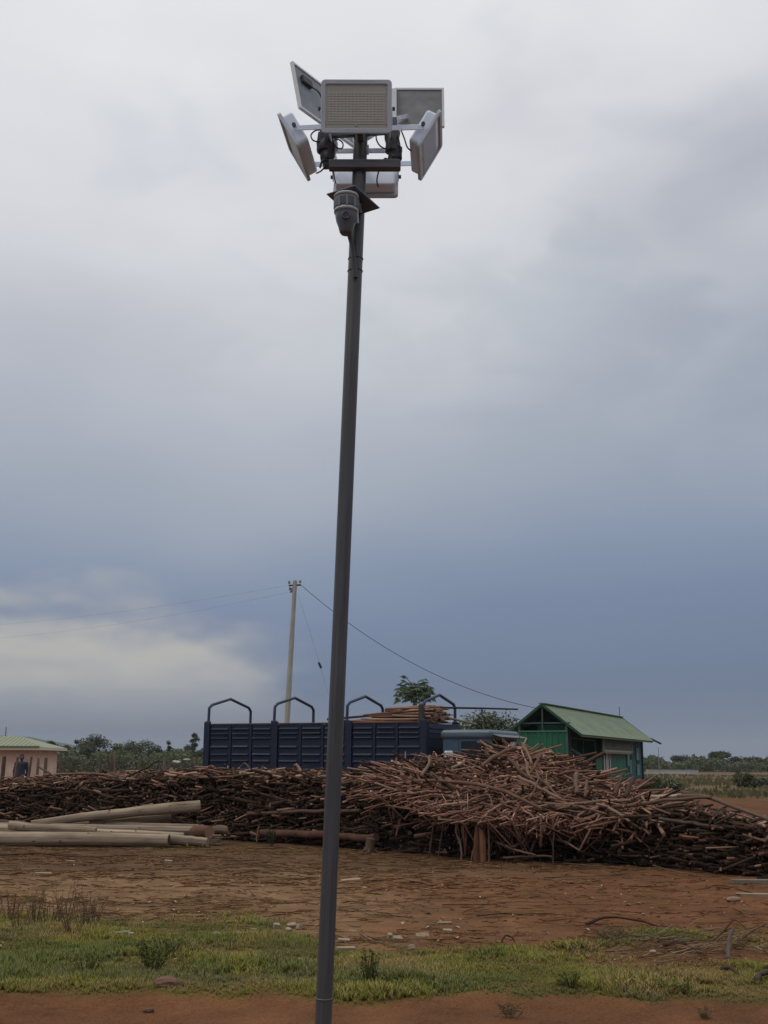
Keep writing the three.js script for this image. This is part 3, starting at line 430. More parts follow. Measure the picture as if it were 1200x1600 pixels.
// ---------------------------------------------------------------- green shop
{
  const th = Math.atan2(.917, .4), front = V(6.53, 0, -48), t = thing('green_shop', 'long green sheet metal shop with a pale green gabled roof right of the lorry', 'shop', front, th);
  const L = 15.3, hw = 1.0, rw = 1.62, RY = 3.9, EY = 2.68, sl = (RY - EY) / rw;
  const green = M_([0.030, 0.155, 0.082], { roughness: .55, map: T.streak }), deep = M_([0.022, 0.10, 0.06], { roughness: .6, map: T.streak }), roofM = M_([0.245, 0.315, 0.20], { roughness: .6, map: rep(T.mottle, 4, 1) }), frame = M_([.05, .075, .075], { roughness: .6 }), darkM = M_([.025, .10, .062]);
  const sheet = (w, h, pitch, amp, col = green) => { const n = Math.round(w / pitch) * 6, B = new Buf(); for (let i = 0; i <= n; i++) { const x = i / n * w, ph = (x / pitch) % 1, zz = amp * (ph < .3 ? 1 : ph < .4 ? 1 - (ph - .3) * 10 : ph < .9 ? 0 : (ph - .9) * 10); B.vert(x, 0, zz, 0, 0, 1, [1, 1, 1], x / 2, 0); B.vert(x, h, zz, 0, 0, 1, [1, 1, 1], x / 2, h / 2); if (i) { const k = B.nv - 4; B.i.push(k, k + 2, k + 1, k + 2, k + 3, k + 1); } } const g = B.geo().toNonIndexed(); g.computeVertexNormals(); return g; };
  // roof: two pitched sheets with ribs, ridge cap, barge boards
  for (const s of [1, -1]) {
    const a = V(0, RY, 0), e = V(0, EY, s * rw), len = Math.hypot(rw, RY - EY), tilt = Math.atan2(RY - EY, rw);
    const g = new THREE.BoxGeometry(L, .02, len + .05); g.rotateX(s * tilt); g.translate(L / 2, (RY + EY) / 2, s * rw / 2); const p = part('roof_sheet', g, roofM, t);
    for (let i = 0; i <= 30; i++) part('roof_rib', bar(V(i / 30 * (L - .06) + .03, RY + .018, s * .03), V(i / 30 * (L - .06) + .03, EY + .018, s * rw), .03, .012), roofM, p);
    part('barge_board', merge([bar(V(-.02, RY - .02, 0), V(-.02, EY - .04, s * rw), .04, .1), bar(V(L + .02, RY - .02, 0), V(L + .02, EY - .04, s * rw), .04, .1)]), deep, t);
    part('eave_board', box(L - .1, .1, .03, L / 2, EY - .05, s * (rw - .03)), M_([.12, .2, .11]), t);
  }
  part('ridge_cap', merge([bar(V(-.05, RY + .03, .06), V(L + .05, RY + .03, .06), .14, .03), bar(V(-.05, RY + .03, -.06), V(L + .05, RY + .03, -.06), .14, .028)]), M_([.13, .2, .11], { roughness: .5 }), t);
  part('aerial', rod(V(L - .4, RY, 0), V(L - .4, RY + .55, 0), .02, .015, 6), frame, t);
  part('gutter_end', bar(V(L + .1, EY + .12, rw - .15), V(L + 1.3, EY - .12, rw + .15), .09, .07), M_([.05, .06, .08]), t);
  // gable front
  const gs = sheet(2 * hw, 2.1, .26, .045); gs.rotateY(-Math.PI / 2); gs.translate(.06, .68, -hw); part('gable_sheet', gs, M_([0.028, 0.20, 0.10], { roughness: .5, map: T.streak, side: THREE.DoubleSide }), t);
  part('sheet_trim', box(.05, .05, 2 * hw + .04, .02, 2.8, 0), M_([.06, .24, .13]), t);
  part('king_post', box(.06, RY - 2.85, .06, .05, (RY + 2.8) / 2 - .05, 0), M_([.05, .085, .075]), t); part('tie_beam', box(.07, .06, 2 * hw + .3, .09, 3.13, 0), M_([.07, .105, .095]), t);
  for (const z of [hw, -hw]) part('corner_post', box(.1, 3.1, .1, .08, 1.55, z, .01), M_([.06, .12, .10]), t);
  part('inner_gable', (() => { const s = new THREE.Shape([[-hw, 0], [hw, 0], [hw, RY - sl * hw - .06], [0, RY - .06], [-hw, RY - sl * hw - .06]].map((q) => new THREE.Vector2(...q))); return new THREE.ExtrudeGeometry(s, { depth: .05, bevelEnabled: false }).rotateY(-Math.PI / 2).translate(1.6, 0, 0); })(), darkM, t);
  part('end_wall', (() => { const s = new THREE.Shape([[-hw, 0], [hw, 0], [hw, RY - sl * hw - .06], [0, RY - .06], [-hw, RY - sl * hw - .06]].map((q) => new THREE.Vector2(...q))); return new THREE.ExtrudeGeometry(s, { depth: .08, bevelEnabled: false }).rotateY(-Math.PI / 2).translate(L - .15, 0, 0); })(), deep, t);
  part('back_wall', box(L - .3, 3.05, .06, L / 2, 1.525, -hw), deep, t);
  // long side: recess, door panels, window, sign, posters
  const WH = 3.05;
  part('plinth', merge([box(10.3, .72, .16, 10.1, .36, hw + .06), box(.2, .72, 2 * hw + .2, L - .1, .36, 0)]), M_([.40, .125, .075], { map: T.mottle }), t);
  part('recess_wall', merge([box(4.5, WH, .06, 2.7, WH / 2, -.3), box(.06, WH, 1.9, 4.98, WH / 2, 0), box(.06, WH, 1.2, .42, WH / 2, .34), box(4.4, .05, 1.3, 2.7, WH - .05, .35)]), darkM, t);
  for (const x of [.5, 2.6, 4.85]) part('porch_post', box(.1, WH, .1, x, WH / 2, hw, .01), M_([.035, .07, .06]), t);
  part('porch_rail', merge([bar(V(.55, 2.55, hw), V(4.8, 2.5, hw), .05, .06), bar(V(.5, 2.15, hw - .05), V(3.2, 1.75, hw - .02), .05, .09)]), M_([.08, .10, .09]), t);
  const wall = (x0, x1, m, dz = 0) => { const g = sheet(x1 - x0, WH - .72, .3, .02); g.translate(x0, .72, hw - .02 + dz); part('wall_sheet', g, m, t); };
  wall(4.9, 6.25, M_([0.032, 0.19, 0.10], { roughness: .55, map: T.streak, side: THREE.DoubleSide })); wall(7.95, 11.3, M_([0.034, 0.21, 0.11], { roughness: .55, map: T.streak, side: THREE.DoubleSide })); wall(11.36, L - .1, M_([0.04, 0.16, 0.13], { roughness: .6, map: T.streak, side: THREE.DoubleSide }), .01);
  part('wall_sheet', box(1.7, .5, .03, 7.1, WH - .25, hw), deep, t);
  const pale = M_([.72, .70, .60], { map: T.mottle });
  const d = part('barred_door', box(1.62, 1.85, .04, 7.1, 1.66, hw - .03), M_([.10, .15, .12], { map: T.mottle }), t);
  for (const x of [6.55, 7.0, 7.25, 7.7]) part('door_bar', box(.16, 1.8, .03, x, 1.66, hw + .015), pale, d); for (const y of [.95, 1.35, 1.75, 2.15]) part('door_bar', box(1.5, .06, .026, 7.1, y, hw + .01), M_([.12, .15, .13]), d);
  const sg = part('sign_board', box(6.1, .62, .05, 8.25, 2.36, hw + .28, .01), M_([.11, .12, .095], { map: rep(T.mottle, 3, 1) }), t);
  part('sign_frame', merge([box(6.2, .09, .09, 8.25, 2.07, hw + .29), box(6.2, .05, .08, 8.25, 2.68, hw + .29), box(.1, .53, .08, 5.2, 2.375, hw + .29), box(.1, .53, .08, 11.3, 2.375, hw + .29)]), M_([.46, .40, .30], { map: T.mottle }), sg);
  part('sign_ledge', box(6.0, .05, .16, 8.25, 1.99, hw + .22), M_([.4, .33, .26]), sg);
  for (const [x, y, w, h, c] of [[11.75, 1.75, .5, .7, [.22, .32, .29]], [12.2, 1.35, .55, .7, [.16, .27, .24]], [12.5, 1.9, .4, .4, [.03, .05, .05]], [14.05, 2.0, .7, .6, [.24, .34, .34]], [14.1, 1.2, .75, .55, [.20, .30, .29]], [14.1, 1.6, .6, .16, [.03, .04, .05]]]) part('poster', box(w, h, .012, x, y, hw + .03 + rnd() * .008), M_(c, { map: T.mottle }), t);
  part('corner_trim', box(.14, WH, .1, L - .07, WH / 2, hw + .03), M_([.035, .05, .10]), t);
}
// ---------------------------------------------------------------- the woodpile
const ST = [[-330, 1281, 1228, 1224, 1.5, 3], [-150, 1286, 1226, 1222, 1.5, 3], [0, 1291, 1226, 1220, 1.5, 3], [100, 1297, 1222, 1213, 1.5, 3], [200, 1303, 1217, 1209, 1.5, 3], [300, 1309, 1212, 1205, 1.2, 3], [400, 1314, 1210, 1204, 1.2, 3], [500, 1320, 1214, 1208, 1.2, 3], [560, 1326, 1221, 1210, 1.4, 3.2], [620, 1332, 1230, 1206, 2, 4], [690, 1339, 1243, 1203, 2.6, 5], [750, 1343, 1257, 1196, 3, 5.6], [805, 1346, 1267, 1179, 3.1, 5.6], [860, 1347, 1272, 1190, 3.1, 5.6], [910, 1348, 1275, 1214, 2.9, 5.2], [960, 1351, 1277, 1236, 2.5, 4.8], [1010, 1354, 1274, 1252, 2.0, 4.5], [1060, 1358, 1270, 1261, 1.6, 4], [1130, 1365, 1273, 1266, 1.5, 4], [1200, 1372, 1296, 1288, 1.5, 4], [1300, 1382, 1325, 1317, 1.5, 4], [1420, 1394, 1388, 1387, 1.5, 4]];
const st = ST.map(([s, f, l, p, d, dep]) => { const foot = G(s, f), Z = -foot.z; return { s, x: foot.x, Z, lip: Math.max(0.05, P(s, l, Z + .25).y), peak: Math.max(0.06, P(s, p, Z + d).y), d, dep }; });
function station(s) { let i = 0; while (i < st.length - 2 && st[i + 1].s < s) i++; const a = st[i], b = st[i + 1], t = clamp((s - a.s) / (b.s - a.s)), r = {}; for (const k of ['x', 'Z', 'lip', 'peak', 'd', 'dep']) r[k] = mix(a[k], b[k], t); return r; }
function pileH(q, t, s) { let h = t < .22 ? q.lip * sm(-.02, .22, t) : t < q.d ? mix(q.lip, q.peak, sm(.22, q.d, t) * .55 + .45 * (t - .22) / (q.d - .22)) : q.peak * (1 - sm(q.d, q.dep, t)); return h + (t > .3 ? (noise(s * .06, t * 1.6) - .5) * .12 * Math.min(1, h) : 0); }
const onPile = (s, t, y) => { const q = station(s); return V(q.x * (q.Z + t) / q.Z, y ?? pileH(q, t, s), -(q.Z + t)); };
const BARK = [[0.074, 0.046, 0.031], [0.092, 0.057, 0.037], [0.051, 0.034, 0.023], [0.106, 0.063, 0.041]], WOOD = [[0.333, 0.182, 0.124], [0.432, 0.257, 0.178], [0.262, 0.133, 0.089], [0.383, 0.197, 0.139], [0.503, 0.315, 0.228], [0.201, 0.103, 0.07]];
const ENDS = [[.22, .14, .09], [.30, .20, .13], [.16, .095, .06], [.38, .27, .18], [.12, .07, .05]];
const mul = (c, k) => c.map((v) => v * k);
const woodMat = VC({ roughness: .9 }), woodMat2 = VC({ roughness: .88, map: rep(T.grain, 1.4, 1), bumpMap: T.grain, bumpScale: .004 });
const zones = { left: new Buf(), mound: new Buf(), right: new Buf() };
const zoneOf = (s) => s < 575 ? 'left' : s < 1010 ? 'mound' : 'right';
const singles = [];
function stick(s, pts, rad, c, e, sides = 5, keep = 0) { if (keep) singles.push({ s, pts, rad, c, e, score: keep }); else zones[zoneOf(s)].tube(pts, rad, sides, c, e); }
{ // near-black core sheet, painted shade for the gaps between the sticks
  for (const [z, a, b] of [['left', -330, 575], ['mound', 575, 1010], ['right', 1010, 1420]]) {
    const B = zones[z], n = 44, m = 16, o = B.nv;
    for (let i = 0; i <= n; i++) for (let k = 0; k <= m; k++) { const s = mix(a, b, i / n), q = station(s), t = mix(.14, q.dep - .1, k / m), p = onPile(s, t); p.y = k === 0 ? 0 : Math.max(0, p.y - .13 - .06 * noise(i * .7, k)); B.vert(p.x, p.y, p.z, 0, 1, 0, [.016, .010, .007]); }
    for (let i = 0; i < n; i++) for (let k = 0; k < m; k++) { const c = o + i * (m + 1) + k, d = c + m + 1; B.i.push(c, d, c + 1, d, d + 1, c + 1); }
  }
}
const sOf = () => rr(-330, 1415);
// (1) the stacked face: sticks with their sawn ends towards us, some lying along the face
for (let i = 0; i < 9800; i++) {
  const s = i < 7600 ? sOf() : rr(-20, 600), q = station(s), mound = s > 600 && s < 1000, y = rnd() * q.lip * (mound ? .95 : 1.0), r = rr(.010, .026) * (rnd() < .12 ? 1.6 : 1);
  const along = rnd() < .2, f = onPile(s, rr(-.06, .2) + (mound ? .12 : 0) - (s > 640 && s < 1000 ? 0 : .0), Math.max(r, y));
  const dk = rnd() < (s > 1000 ? .92 : .84), c = mul(dk ? pick(BARK) : pick(WOOD), rr(.55, 1.15) * (s < 580 ? 1 : .75)), e = mul(rnd() < (s > 1000 ? .8 : .62) ? pick(BARK) : pick(ENDS), rr(.6, 1.2));
  let d; if (along) d = V(rr(.7, 1), rr(-.4, .4), rr(-.5, .5)); else d = V(rr(-.75, .75), rr(-.35, .3), -1); d.normalize();
  const L = along ? rr(.15, .5) * (rnd() < .12 ? 2 : 1) : rr(.3, .7), a = along ? f.clone().addScaledVector(d, -L / 2) : f, b = a.clone().addScaledVector(d, L); a.y = Math.max(r, a.y); b.y = Math.max(r, b.y);
  stick(s, along ? bend(a, b, rr(0, .05), 3) : [a, b], along ? [r, r, r * .8] : [r, r * .95], c, e, 6);
}
// (2) sticks lying on top
for (let i = 0; i < 7400; i++) {
  const mound = i > 3700, s = mound ? rr(600, 1030) : sOf(), q = station(s), t = rr(.12, mound ? q.d + .8 : q.d + .9), p = onPile(s, t); if (p.y < .1) continue;
  const r = rr(.008, .021) * (rnd() < .1 ? 1.7 : 1), L = rr(.25, mound ? 1.75 : .8), k = rnd(), yaw = k < .3 ? rr(-.5, .5) : k < .6 ? rr(1.0, 2.1) : rr(0, 3.14);
  const slope = (q.peak - q.lip) / q.d, d = V(Math.cos(yaw), gauss() * (mound ? .42 : .28) - (mound ? Math.sin(yaw) * -slope * .6 : 0), -Math.sin(yaw)).normalize();
  p.y += rr(-.10, .05) + (mound ? .02 : 0); const a = p.clone().addScaledVector(d, -L / 2), b = p.clone().addScaledVector(d, L / 2);
  const c = mul(rnd() < (mound ? .36 : .42) ? pick(BARK) : pick(WOOD), rr(.5, 1.1)); a.y = Math.max(a.y, r); b.y = Math.max(b.y, r);
  stick(s, bend(a, b, rr(.0, .09), 4), [r, r, r * .9, r * .7], c, mul(c, 1.35), 6, L * r > .015 && t < q.d && s > -20 && s < 1200 ? L * r * (mound ? 1.3 : 1) : 0);
}
// chunky short pieces tumbled over the heap
for (let i = 0; i < 230; i++) {
  const s = 790 + gauss() * 120, q = station(s), p = onPile(s, rr(.5, q.d + .6)); p.y += rr(-.02, .07); const r = rr(.024, .046), d = V(gauss(), gauss() * .5, gauss()).normalize(), L = rr(.25, .75), c = mul(rnd() < .3 ? pick(BARK) : pick(WOOD), rr(.5, .95));
  stick(s, bend(p.clone().addScaledVector(d, -L / 2), p.clone().addScaledVector(d, L / 2), rr(0, .06), 4), [r, r, r * .95, r * .8], c, mul(pick(WOOD), 1.2), 8, rnd() < .12 ? .03 : 0);
}
// (3) bent sticks that droop over the front of the heap
for (let i = 0; i < 1500; i++) {
  const s = 800 + gauss() * 115 + (rnd() < .25 ? rr(-200, 200) : 0); if (s < 575 || s > 1020) continue;
  const q = station(s), t0 = rr(.1, 1.1), p = onPile(s, t0), L = rr(.35, 1.45), a = p.clone(); a.y += rr(-.02, .06);
  const sx = rr(-.9, .9), drop = rr(.15, 1.0), d = V(sx, -drop, rr(.15, .7)).normalize(), m = a.clone().addScaledVector(d, L * .5), b = a.clone().addScaledVector(d, L);
  const bulge = rr(0, .16) * L; m.y += bulge; m.z += bulge * .5; const zf = -q.Z + .42; if (b.z > zf) b.z = zf - rr(0, .2); if (m.z > zf) m.z = zf - rr(0, .1);
  const low = q.lip * rr(.66, .92); if (b.y < low) b.y = low + rr(0, .1);
  const pts = [a, a.clone().lerp(m, .5).add(V(0, bulge * .3, bulge * .2)), m, m.clone().lerp(b, .5).add(V(0, bulge * .3, bulge * .25)), b], r = rr(.007, .021), c = mul(rnd() < .15 ? pick(BARK) : pick(WOOD), rr(.6, 1.1));
  stick(s, pts, [r, r, r * .95, r * .85, r * .7], c, mul(c, 1.4), 6, L * r > .012 ? L * r * 1.5 : 0);
}
singles.sort((a, b) => b.score - a.score);
const GL = { left: ['rough brown stick lying along the top of the low left stack', 'loose sticks on top of the low left stack'], mound: ['bent brown stick hanging over the front of the tangled heap by the upright split post', 'sticks at the front of the tangled heap'], summit: ['brown stick lying on the summit of the tangled heap below the cab and shop', 'sticks on the summit of the tangled heap'], slope: ['brown stick on the low left slope of the tangled heap before the lorry', 'sticks on the left slope of the tangled heap'], shoulder: ['brown stick on the right shoulder of the tangled heap below the shop wall', 'sticks on the right shoulder of the tangled heap'], right: ['dry stick lying over the dark right hand stack', 'loose sticks on the dark right stack'] };
singles.forEach((q, i) => {
  if (i >= 215) return zones[zoneOf(q.s)].tube(q.pts, q.rad, 6, q.c, q.e);
  const B = new Buf(), o = q.pts[0].clone(); B.tube(q.pts.map((p) => p.clone().sub(o)), q.rad, 7, q.c, q.e); const [l, g] = GL[q.s >= 575 && q.s < 1010 ? (q.s < 720 ? 'slope' : q.s > 880 ? 'shoulder' : q.pts[0].y > 1.35 ? 'summit' : 'mound') : zoneOf(q.s)];
  solo('firewood_stick', B.geo(), woodMat2, l, 'firewood', g).position.copy(o);
});
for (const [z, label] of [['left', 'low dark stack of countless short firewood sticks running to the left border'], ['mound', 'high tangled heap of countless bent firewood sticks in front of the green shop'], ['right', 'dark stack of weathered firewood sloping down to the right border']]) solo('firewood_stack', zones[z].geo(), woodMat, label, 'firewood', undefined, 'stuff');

// sticks one can pick out singly: [[[px, py], ...], metres off the pile's front, radius, colour, label]
function branch(px, off, r_, c, label, o = {}) {
  const r = r_ > .033 && r_ < .07 ? r_ * .84 : r_;
  const q = station(px[0][0]), pts = []; const n = px.length; const cur = new THREE.CatmullRomCurve3(px.map(([x, y], i) => { const w = station(x); return P(x, y, w.Z + (Array.isArray(off) ? mix(off[0], off[1], i / (n - 1)) : off)); }));
  const k = n > 2 ? 10 : 5; for (let i = 0; i < k; i++) { const p = cur.getPoint(i / (k - 1)); p.add(V(rr(-1, 1), rr(-1, 1), rr(-1, 1)).multiplyScalar(r * .35)); pts.push(p); }
  if (o.ground !== undefined) { const e = pts[o.ground ? k - 1 : 0]; e.y = Math.min(e.y, 0.01); }
  const B = new Buf(), base = pts[0].clone(); B.tube(pts.map((p) => p.clone().sub(base)), pts.map((_, i) => r * mix(1, o.taper ?? .75, i / (k - 1)) * rr(.94, 1.06)), 9, c, o.end ?? mul(c, 1.5));
  if (o.fork) for (const f of o.fork) { const a = cur.getPoint(f[0]), b = P(f[1], f[2], -a.z + (f[3] ?? 0)); B.tube(bend(a, b, .08, 4).map((p) => p.sub(base)), [r * .6, r * .5, r * .4, r * .25], 6, c, mul(c, 1.4)); }
  solo(o.name ?? 'firewood_branch', B.geo(), woodMat2, label, o.cat ?? 'firewood').position.copy(base);
}
const c1 = [.22, .135, .095], c2 = [.33, .215, .15], c3 = [.16, .095, .068], red = [.26, .115, .07];
branch([[566, 1224], [650, 1220], [735, 1224], [784, 1235], [847, 1264]], [.5, -.35], .042, [.23, .13, .092], 'longest bowed branch arching across the tangled heap from the pole side', { fork: [[.62, 790, 1222, .1], [.7, 806, 1222, .2]] });
branch([[808, 1213], [840, 1229], [876, 1249]], [.7, .1], .038, c2, 'straight pale branch sloping down right across the middle of the heap', {});
branch([[843, 1216], [860, 1231], [876, 1249]], [.75, .15], .022, c1, 'thin branch converging with the pale one at its lower right end', {});
branch([[817, 1163], [824, 1176], [832, 1194]], [2.3, 1.9], .032, c2, 'pale stick standing up off the summit of the heap', {});
branch([[795, 1185], [812, 1203], [831, 1219]], [1.5, .9], .04, c3, 'dark thick stick sloping down right just below the summit', {});
branch([[845, 1178], [838, 1193], [830, 1208]], [1.5, 1.0], .04, [.22, .12, .085], 'reddish stick leaning left below the summit of the heap', { fork: [[.5, 848, 1216, -.2]] });
branch([[823, 1192], [825, 1208], [833, 1221]], [1.35, .95], .04, [.31, .20, .125], 'short pale split stick under the summit of the heap', {});
branch([[838, 1205], [841, 1218], [829, 1246]], [.7, .0], .018, c1, 'thin crooked stick hanging across the pale straight branch', {});
branch([[749, 1292], [762, 1279], [772, 1263]], [-.25, -.1], .04, c2, 'short pale branch leaning on top of the upright split post', {});
branch([[765, 1259], [790, 1277], [810, 1291]], [-.25, -.3], .036, [.17, .09, .07], 'reddish dark branch sloping down right in front of the heap', {});
branch([[813, 1255], [806, 1270], [803, 1281], [808, 1290]], [-.15, -.3], .026, [.30, .14, .095], 'reddish curved stick hanging at the front of the heap', {});
branch([[841, 1254], [880, 1257], [937, 1252], [985, 1251]], [.1, .25], .026, c2, 'long pale branch lying level to the right of the heap', {});
branch([[868, 1262], [920, 1262], [1000, 1256], [1060, 1248], [1112, 1245]], [.0, .4], .047, [.22, .135, .09], 'thick grey trunk lying along the shoulder between heap and right stack', { taper: .6 });
branch([[905, 1275], [925, 1266], [945, 1255]], [-.1, .1], .045, [.40, .235, .165], 'pale pinkish split branch forking over the thick grey trunk', { fork: [[.4, 898, 1268]] });
branch([[950, 1262], [968, 1272], [984, 1283]], [-.15, -.2], .034, [.36, .25, .17], 'pale short stick pointing down below the thick grey trunk', {});
branch([[900, 1259], [960, 1274], [1013, 1274]], [-.1, -.15], .016, c1, 'thin dark rod lying level below the thick grey trunk', {});
branch([[1031, 1279], [1075, 1285], [1130, 1294]], [-.12, -.15], .03, [.14, .095, .075], 'grey branch lying aslant on the face of the right stack', {});
branch([[1016, 1272], [1017, 1301]], [-.1, -.1], .018, c1, 'short thin stick hanging down at the corner of the right stack', {});
branch([[1020, 1245], [1064, 1243]], [1.3, 1.2], .03, [.55, .46, .36], 'bright pale peeled stick on top of the right shoulder', { taper: 1 });
branch([[1060, 1243], [1110, 1246], [1150, 1262], [1210, 1283]], [.7, .2], .04, [.21, .14, .105], 'long bowed branch following the top edge down the right stack', {});
branch([[1064, 1238], [1105, 1244]], [1.4, 1.2], .05, [.15, .10, .07], 'dark log lying behind the bright peeled stick', {});
branch([[714, 1281], [713, 1300], [720, 1320], [721, 1343]], [-.35, -.45], .022, [.27, .19, .145], 'pale crooked stick propped upright left of the split post', { ground: 1 });
branch([[679, 1279], [675, 1305], [670, 1337]], [-.3, -.45], .018, c3, 'thin dark stick propped upright farthest left under the heap', { ground: 1 });
branch([[694, 1275], [690, 1305], [685, 1336]], [-.3, -.4], .016, c3, 'thin dark stick propped upright second from the left under the heap', { ground: 1 });
branch([[763, 1273], [764, 1310], [763.6, 1347]], [-.35, -.5], .02, [.2, .125, .1], 'thin straight stick standing upright just right of the split post', { ground: 1 });
branch([[865, 1305], [864, 1345]], [-.3, -.35], .014, c3, 'thin dark stick standing upright under the right part of the heap', { ground: 1 });
branch([[743, 1320], [736, 1341]], [-.4, -.55], .02, c1, 'short stick leaning at the foot of the split post', { ground: 1 });
branch([[776, 1317], [810, 1329], [838, 1336]], [-.3, -.4], .022, c1, 'thin pale stick lying aslant in the dark hollow right of the split post', {});
branch([[786, 1340], [830, 1338], [862, 1338]], [-.35, -.35], .02, c1, 'thin stick lying level at the foot of the heap', {});
branch([[658, 1213], [668, 1198], [672, 1181]], [.5, .9], .03, [.36, .26, .18], 'pale stick poking up from the heap in front of the lorry corner', {});
branch([[753, 1196], [775, 1180], [800, 1170]], [1.2, 2.0], .045, [.24, .14, .105], 'thick brown stick rising right along the left slope of the heap', {});
branch([[706, 1200], [722, 1192], [726, 1188]], [1.1, 1.5], .035, [.38, .28, .19], 'pale stick end below the lorry cab on the left slope of the heap', {});
branch([[750, 1158], [763, 1166], [770, 1170]], [2.5, 2.3], .025, c2, 'stick rising in front of the lorry cab window', {});
branch([[901, 1208], [900, 1222], [902, 1240]], [.9, .3], .05, [.22, .15, .115], 'short grey stub standing upright right of the heap', {});
branch([[917, 1220], [914, 1245]], [.7, .2], .03, [.2, .13, .1], 'stick standing upright beside the grey stub', {});
branch([[958, 1246], [968, 1225], [972, 1210]], [.9, 1.4], .05, [.13, .085, .065], 'dark thick stick leaning up in front of the shop wall', {});
branch([[975, 1246], [986, 1225], [988, 1215]], [.9, 1.4], .045, [.11, .075, .06], 'dark stub leaning up at the right corner of the shop', {});
branch([[871, 1212], [890, 1206], [920, 1205]], [1.6, 1.4], .035, c1, 'brown branch lying level in front of the shop recess', {});
branch([[387, 1271], [450, 1268], [513, 1267], [562, 1267]], -.1, .045, [.19, .115, .085], 'long brown log built level into the left stack behind the lamp pole', { taper: .9 });
branch([[410, 1303], [480, 1305], [545, 1307], [590, 1308]], -.25, .075, [.155, .08, .055], 'thick reddish beam lying along the foot of the left stack', { taper: .9 });
branch([[405, 1290], [402, 1305], [401, 1316]], [-.2, -.35], .018, [.26, .15, .09], 'thin stick propped at the foot of the left stack left of the lamp pole', { ground: 1 });
branch([[172, 1234], [192, 1217], [222, 1203], [249, 1187]], [-.05, .9], .04, [.10, .065, .05], 'dark branch rising right off the top of the left stack', { taper: .5 });
branch([[69, 1211], [110, 1209], [150, 1209], [194, 1217]], [.8, .4], .028, [.25, .175, .125], 'pale bowed branch along the top of the left stack', {});
branch([[176, 1174], [178, 1190], [181, 1213]], [.7, .6], .022, [.2, .145, .105], 'thin pole standing up from the left stack beside the thick fence post', {});
branch([[62, 1199], [80, 1210], [100, 1220]], [.9, .2], .025, [.17, .115, .085], 'brown branch sloping down right near the hut end of the left stack', {});
branch([[470, 1203], [463, 1195], [461, 1196]], [.6, .9], .03, [.3, .19, .13], 'forked stick poking up from the left stack before the lorry', { fork: [[.5, 471, 1206]] });
branch([[505, 1211], [501, 1202]], [.5, .6], .03, [.24, .16, .11], 'stub poking up from the left stack beside the lamp pole', {});
branch([[390, 1200], [382, 1193], [376, 1199]], [.8, .8], .022, [.2, .13, .09], 'small twig poking up from the left stack before the lorry rear', {});
// the split upright post
{ const b = G(750, 1347), h = P(750, 1289, -b.z).y, t = thing('split_post', 'reddish brown upright post split down the middle propping the heap', 'post', b);
  for (const [x, w, s, c] of [[-.055, .05, -.04, [.20, .085, .048]], [.045, .062, .03, [.33, .155, .085]]]) { const B = new Buf(); B.tube([V(x, -.05, 0), V(x + s * .1, h * .3, .01), V(x - s * .2, h * .7, -.02), V(x - s * .9, h, -.12)], [w, w * .95, w * .9, w * .8], 9, c, mul(c, 1.4)); part('half', B.geo(), woodMat2, t); } }
{ const b = G(578, 1333), t = thing('tree_stump', 'small sawn stump standing on the ground before the stack right of the lamp pole', 'stump', b), B = new Buf(); B.tube([V(0, -.03, 0), V(0, .05, 0), V(.01, .22, 0), V(.015, .245, 0)], [.105, .088, .08, .076], 12, [.20, .125, .08], [.4, .29, .19]); part('stump_body', B.geo(), woodMat2, t);
  const R = new Buf(); for (let k = 0; k < 5; k++) { const a = k * 1.27 + .4; R.tube([V(Math.cos(a) * .07, .06, Math.sin(a) * .07), V(Math.cos(a) * .17, .0, Math.sin(a) * .17)], [.03, .012], 6, [.16, .10, .07], [.2, .13, .09]); } part('root', R.geo(), woodMat2, t); }
solo('white_object', new RoundedBoxGeometry(.15, .13, .1, 3, .02).rotateY(.4).translate(...P(701, 1178.5, 23.2).toArray()), M_([.7, .7, .68]), 'small white boxy object on the heap in front of the lorry cab', 'container');
for (const [px, py, s, label] of [[292, 1187, 1, 'white rag on the crest of the left stack nearest the lorry'], [275, 1191, 1.3, 'pale crumpled rag left of another on the left stack crest']]) { const g = new THREE.IcosahedronGeometry(.045 * s, 3), a = g.attributes.position; for (let i = 0; i < a.count; i++) { const k = .7 + .7 * noise(a.getX(i) * 30 + px, a.getY(i) * 30, a.getZ(i) * 30 + .5); a.setXYZ(i, a.getX(i) * k * 1.5, a.getY(i) * k * .6, a.getZ(i) * k); } g.computeVertexNormals(); const p = P(px, py, 25.5); solo('rag', g.translate(p.x, p.y, p.z), M_([.5, .48, .44]), label, 'rag'); }
{ // white and grey rubble heap beyond the stack crest
  const b = P(285, 1203, 30), B = new Buf(); const g = new THREE.SphereGeometry(1, 24, 10, 0, 6.283, 0, 1.57), a = g.attributes.position; for (let i = 0; i < a.count; i++) { const k = 1 + .5 * (noise(a.getX(i) * 3 + 5, a.getY(i) * 3, a.getZ(i) * 3 + .5) - .5); a.setXYZ(i, a.getX(i) * .8 * k, a.getY(i) * 1.3 * k, a.getZ(i) * .7 * k); } g.computeVertexNormals(); solo('soil_mound', g.translate(b.x, -.05, b.z), M_([.26, .19, .14], { map: T.mottle, bumpMap: T.soil, bumpScale: .05 }), 'low earth mound behind the left stack by the lorry rear', 'mound'); }

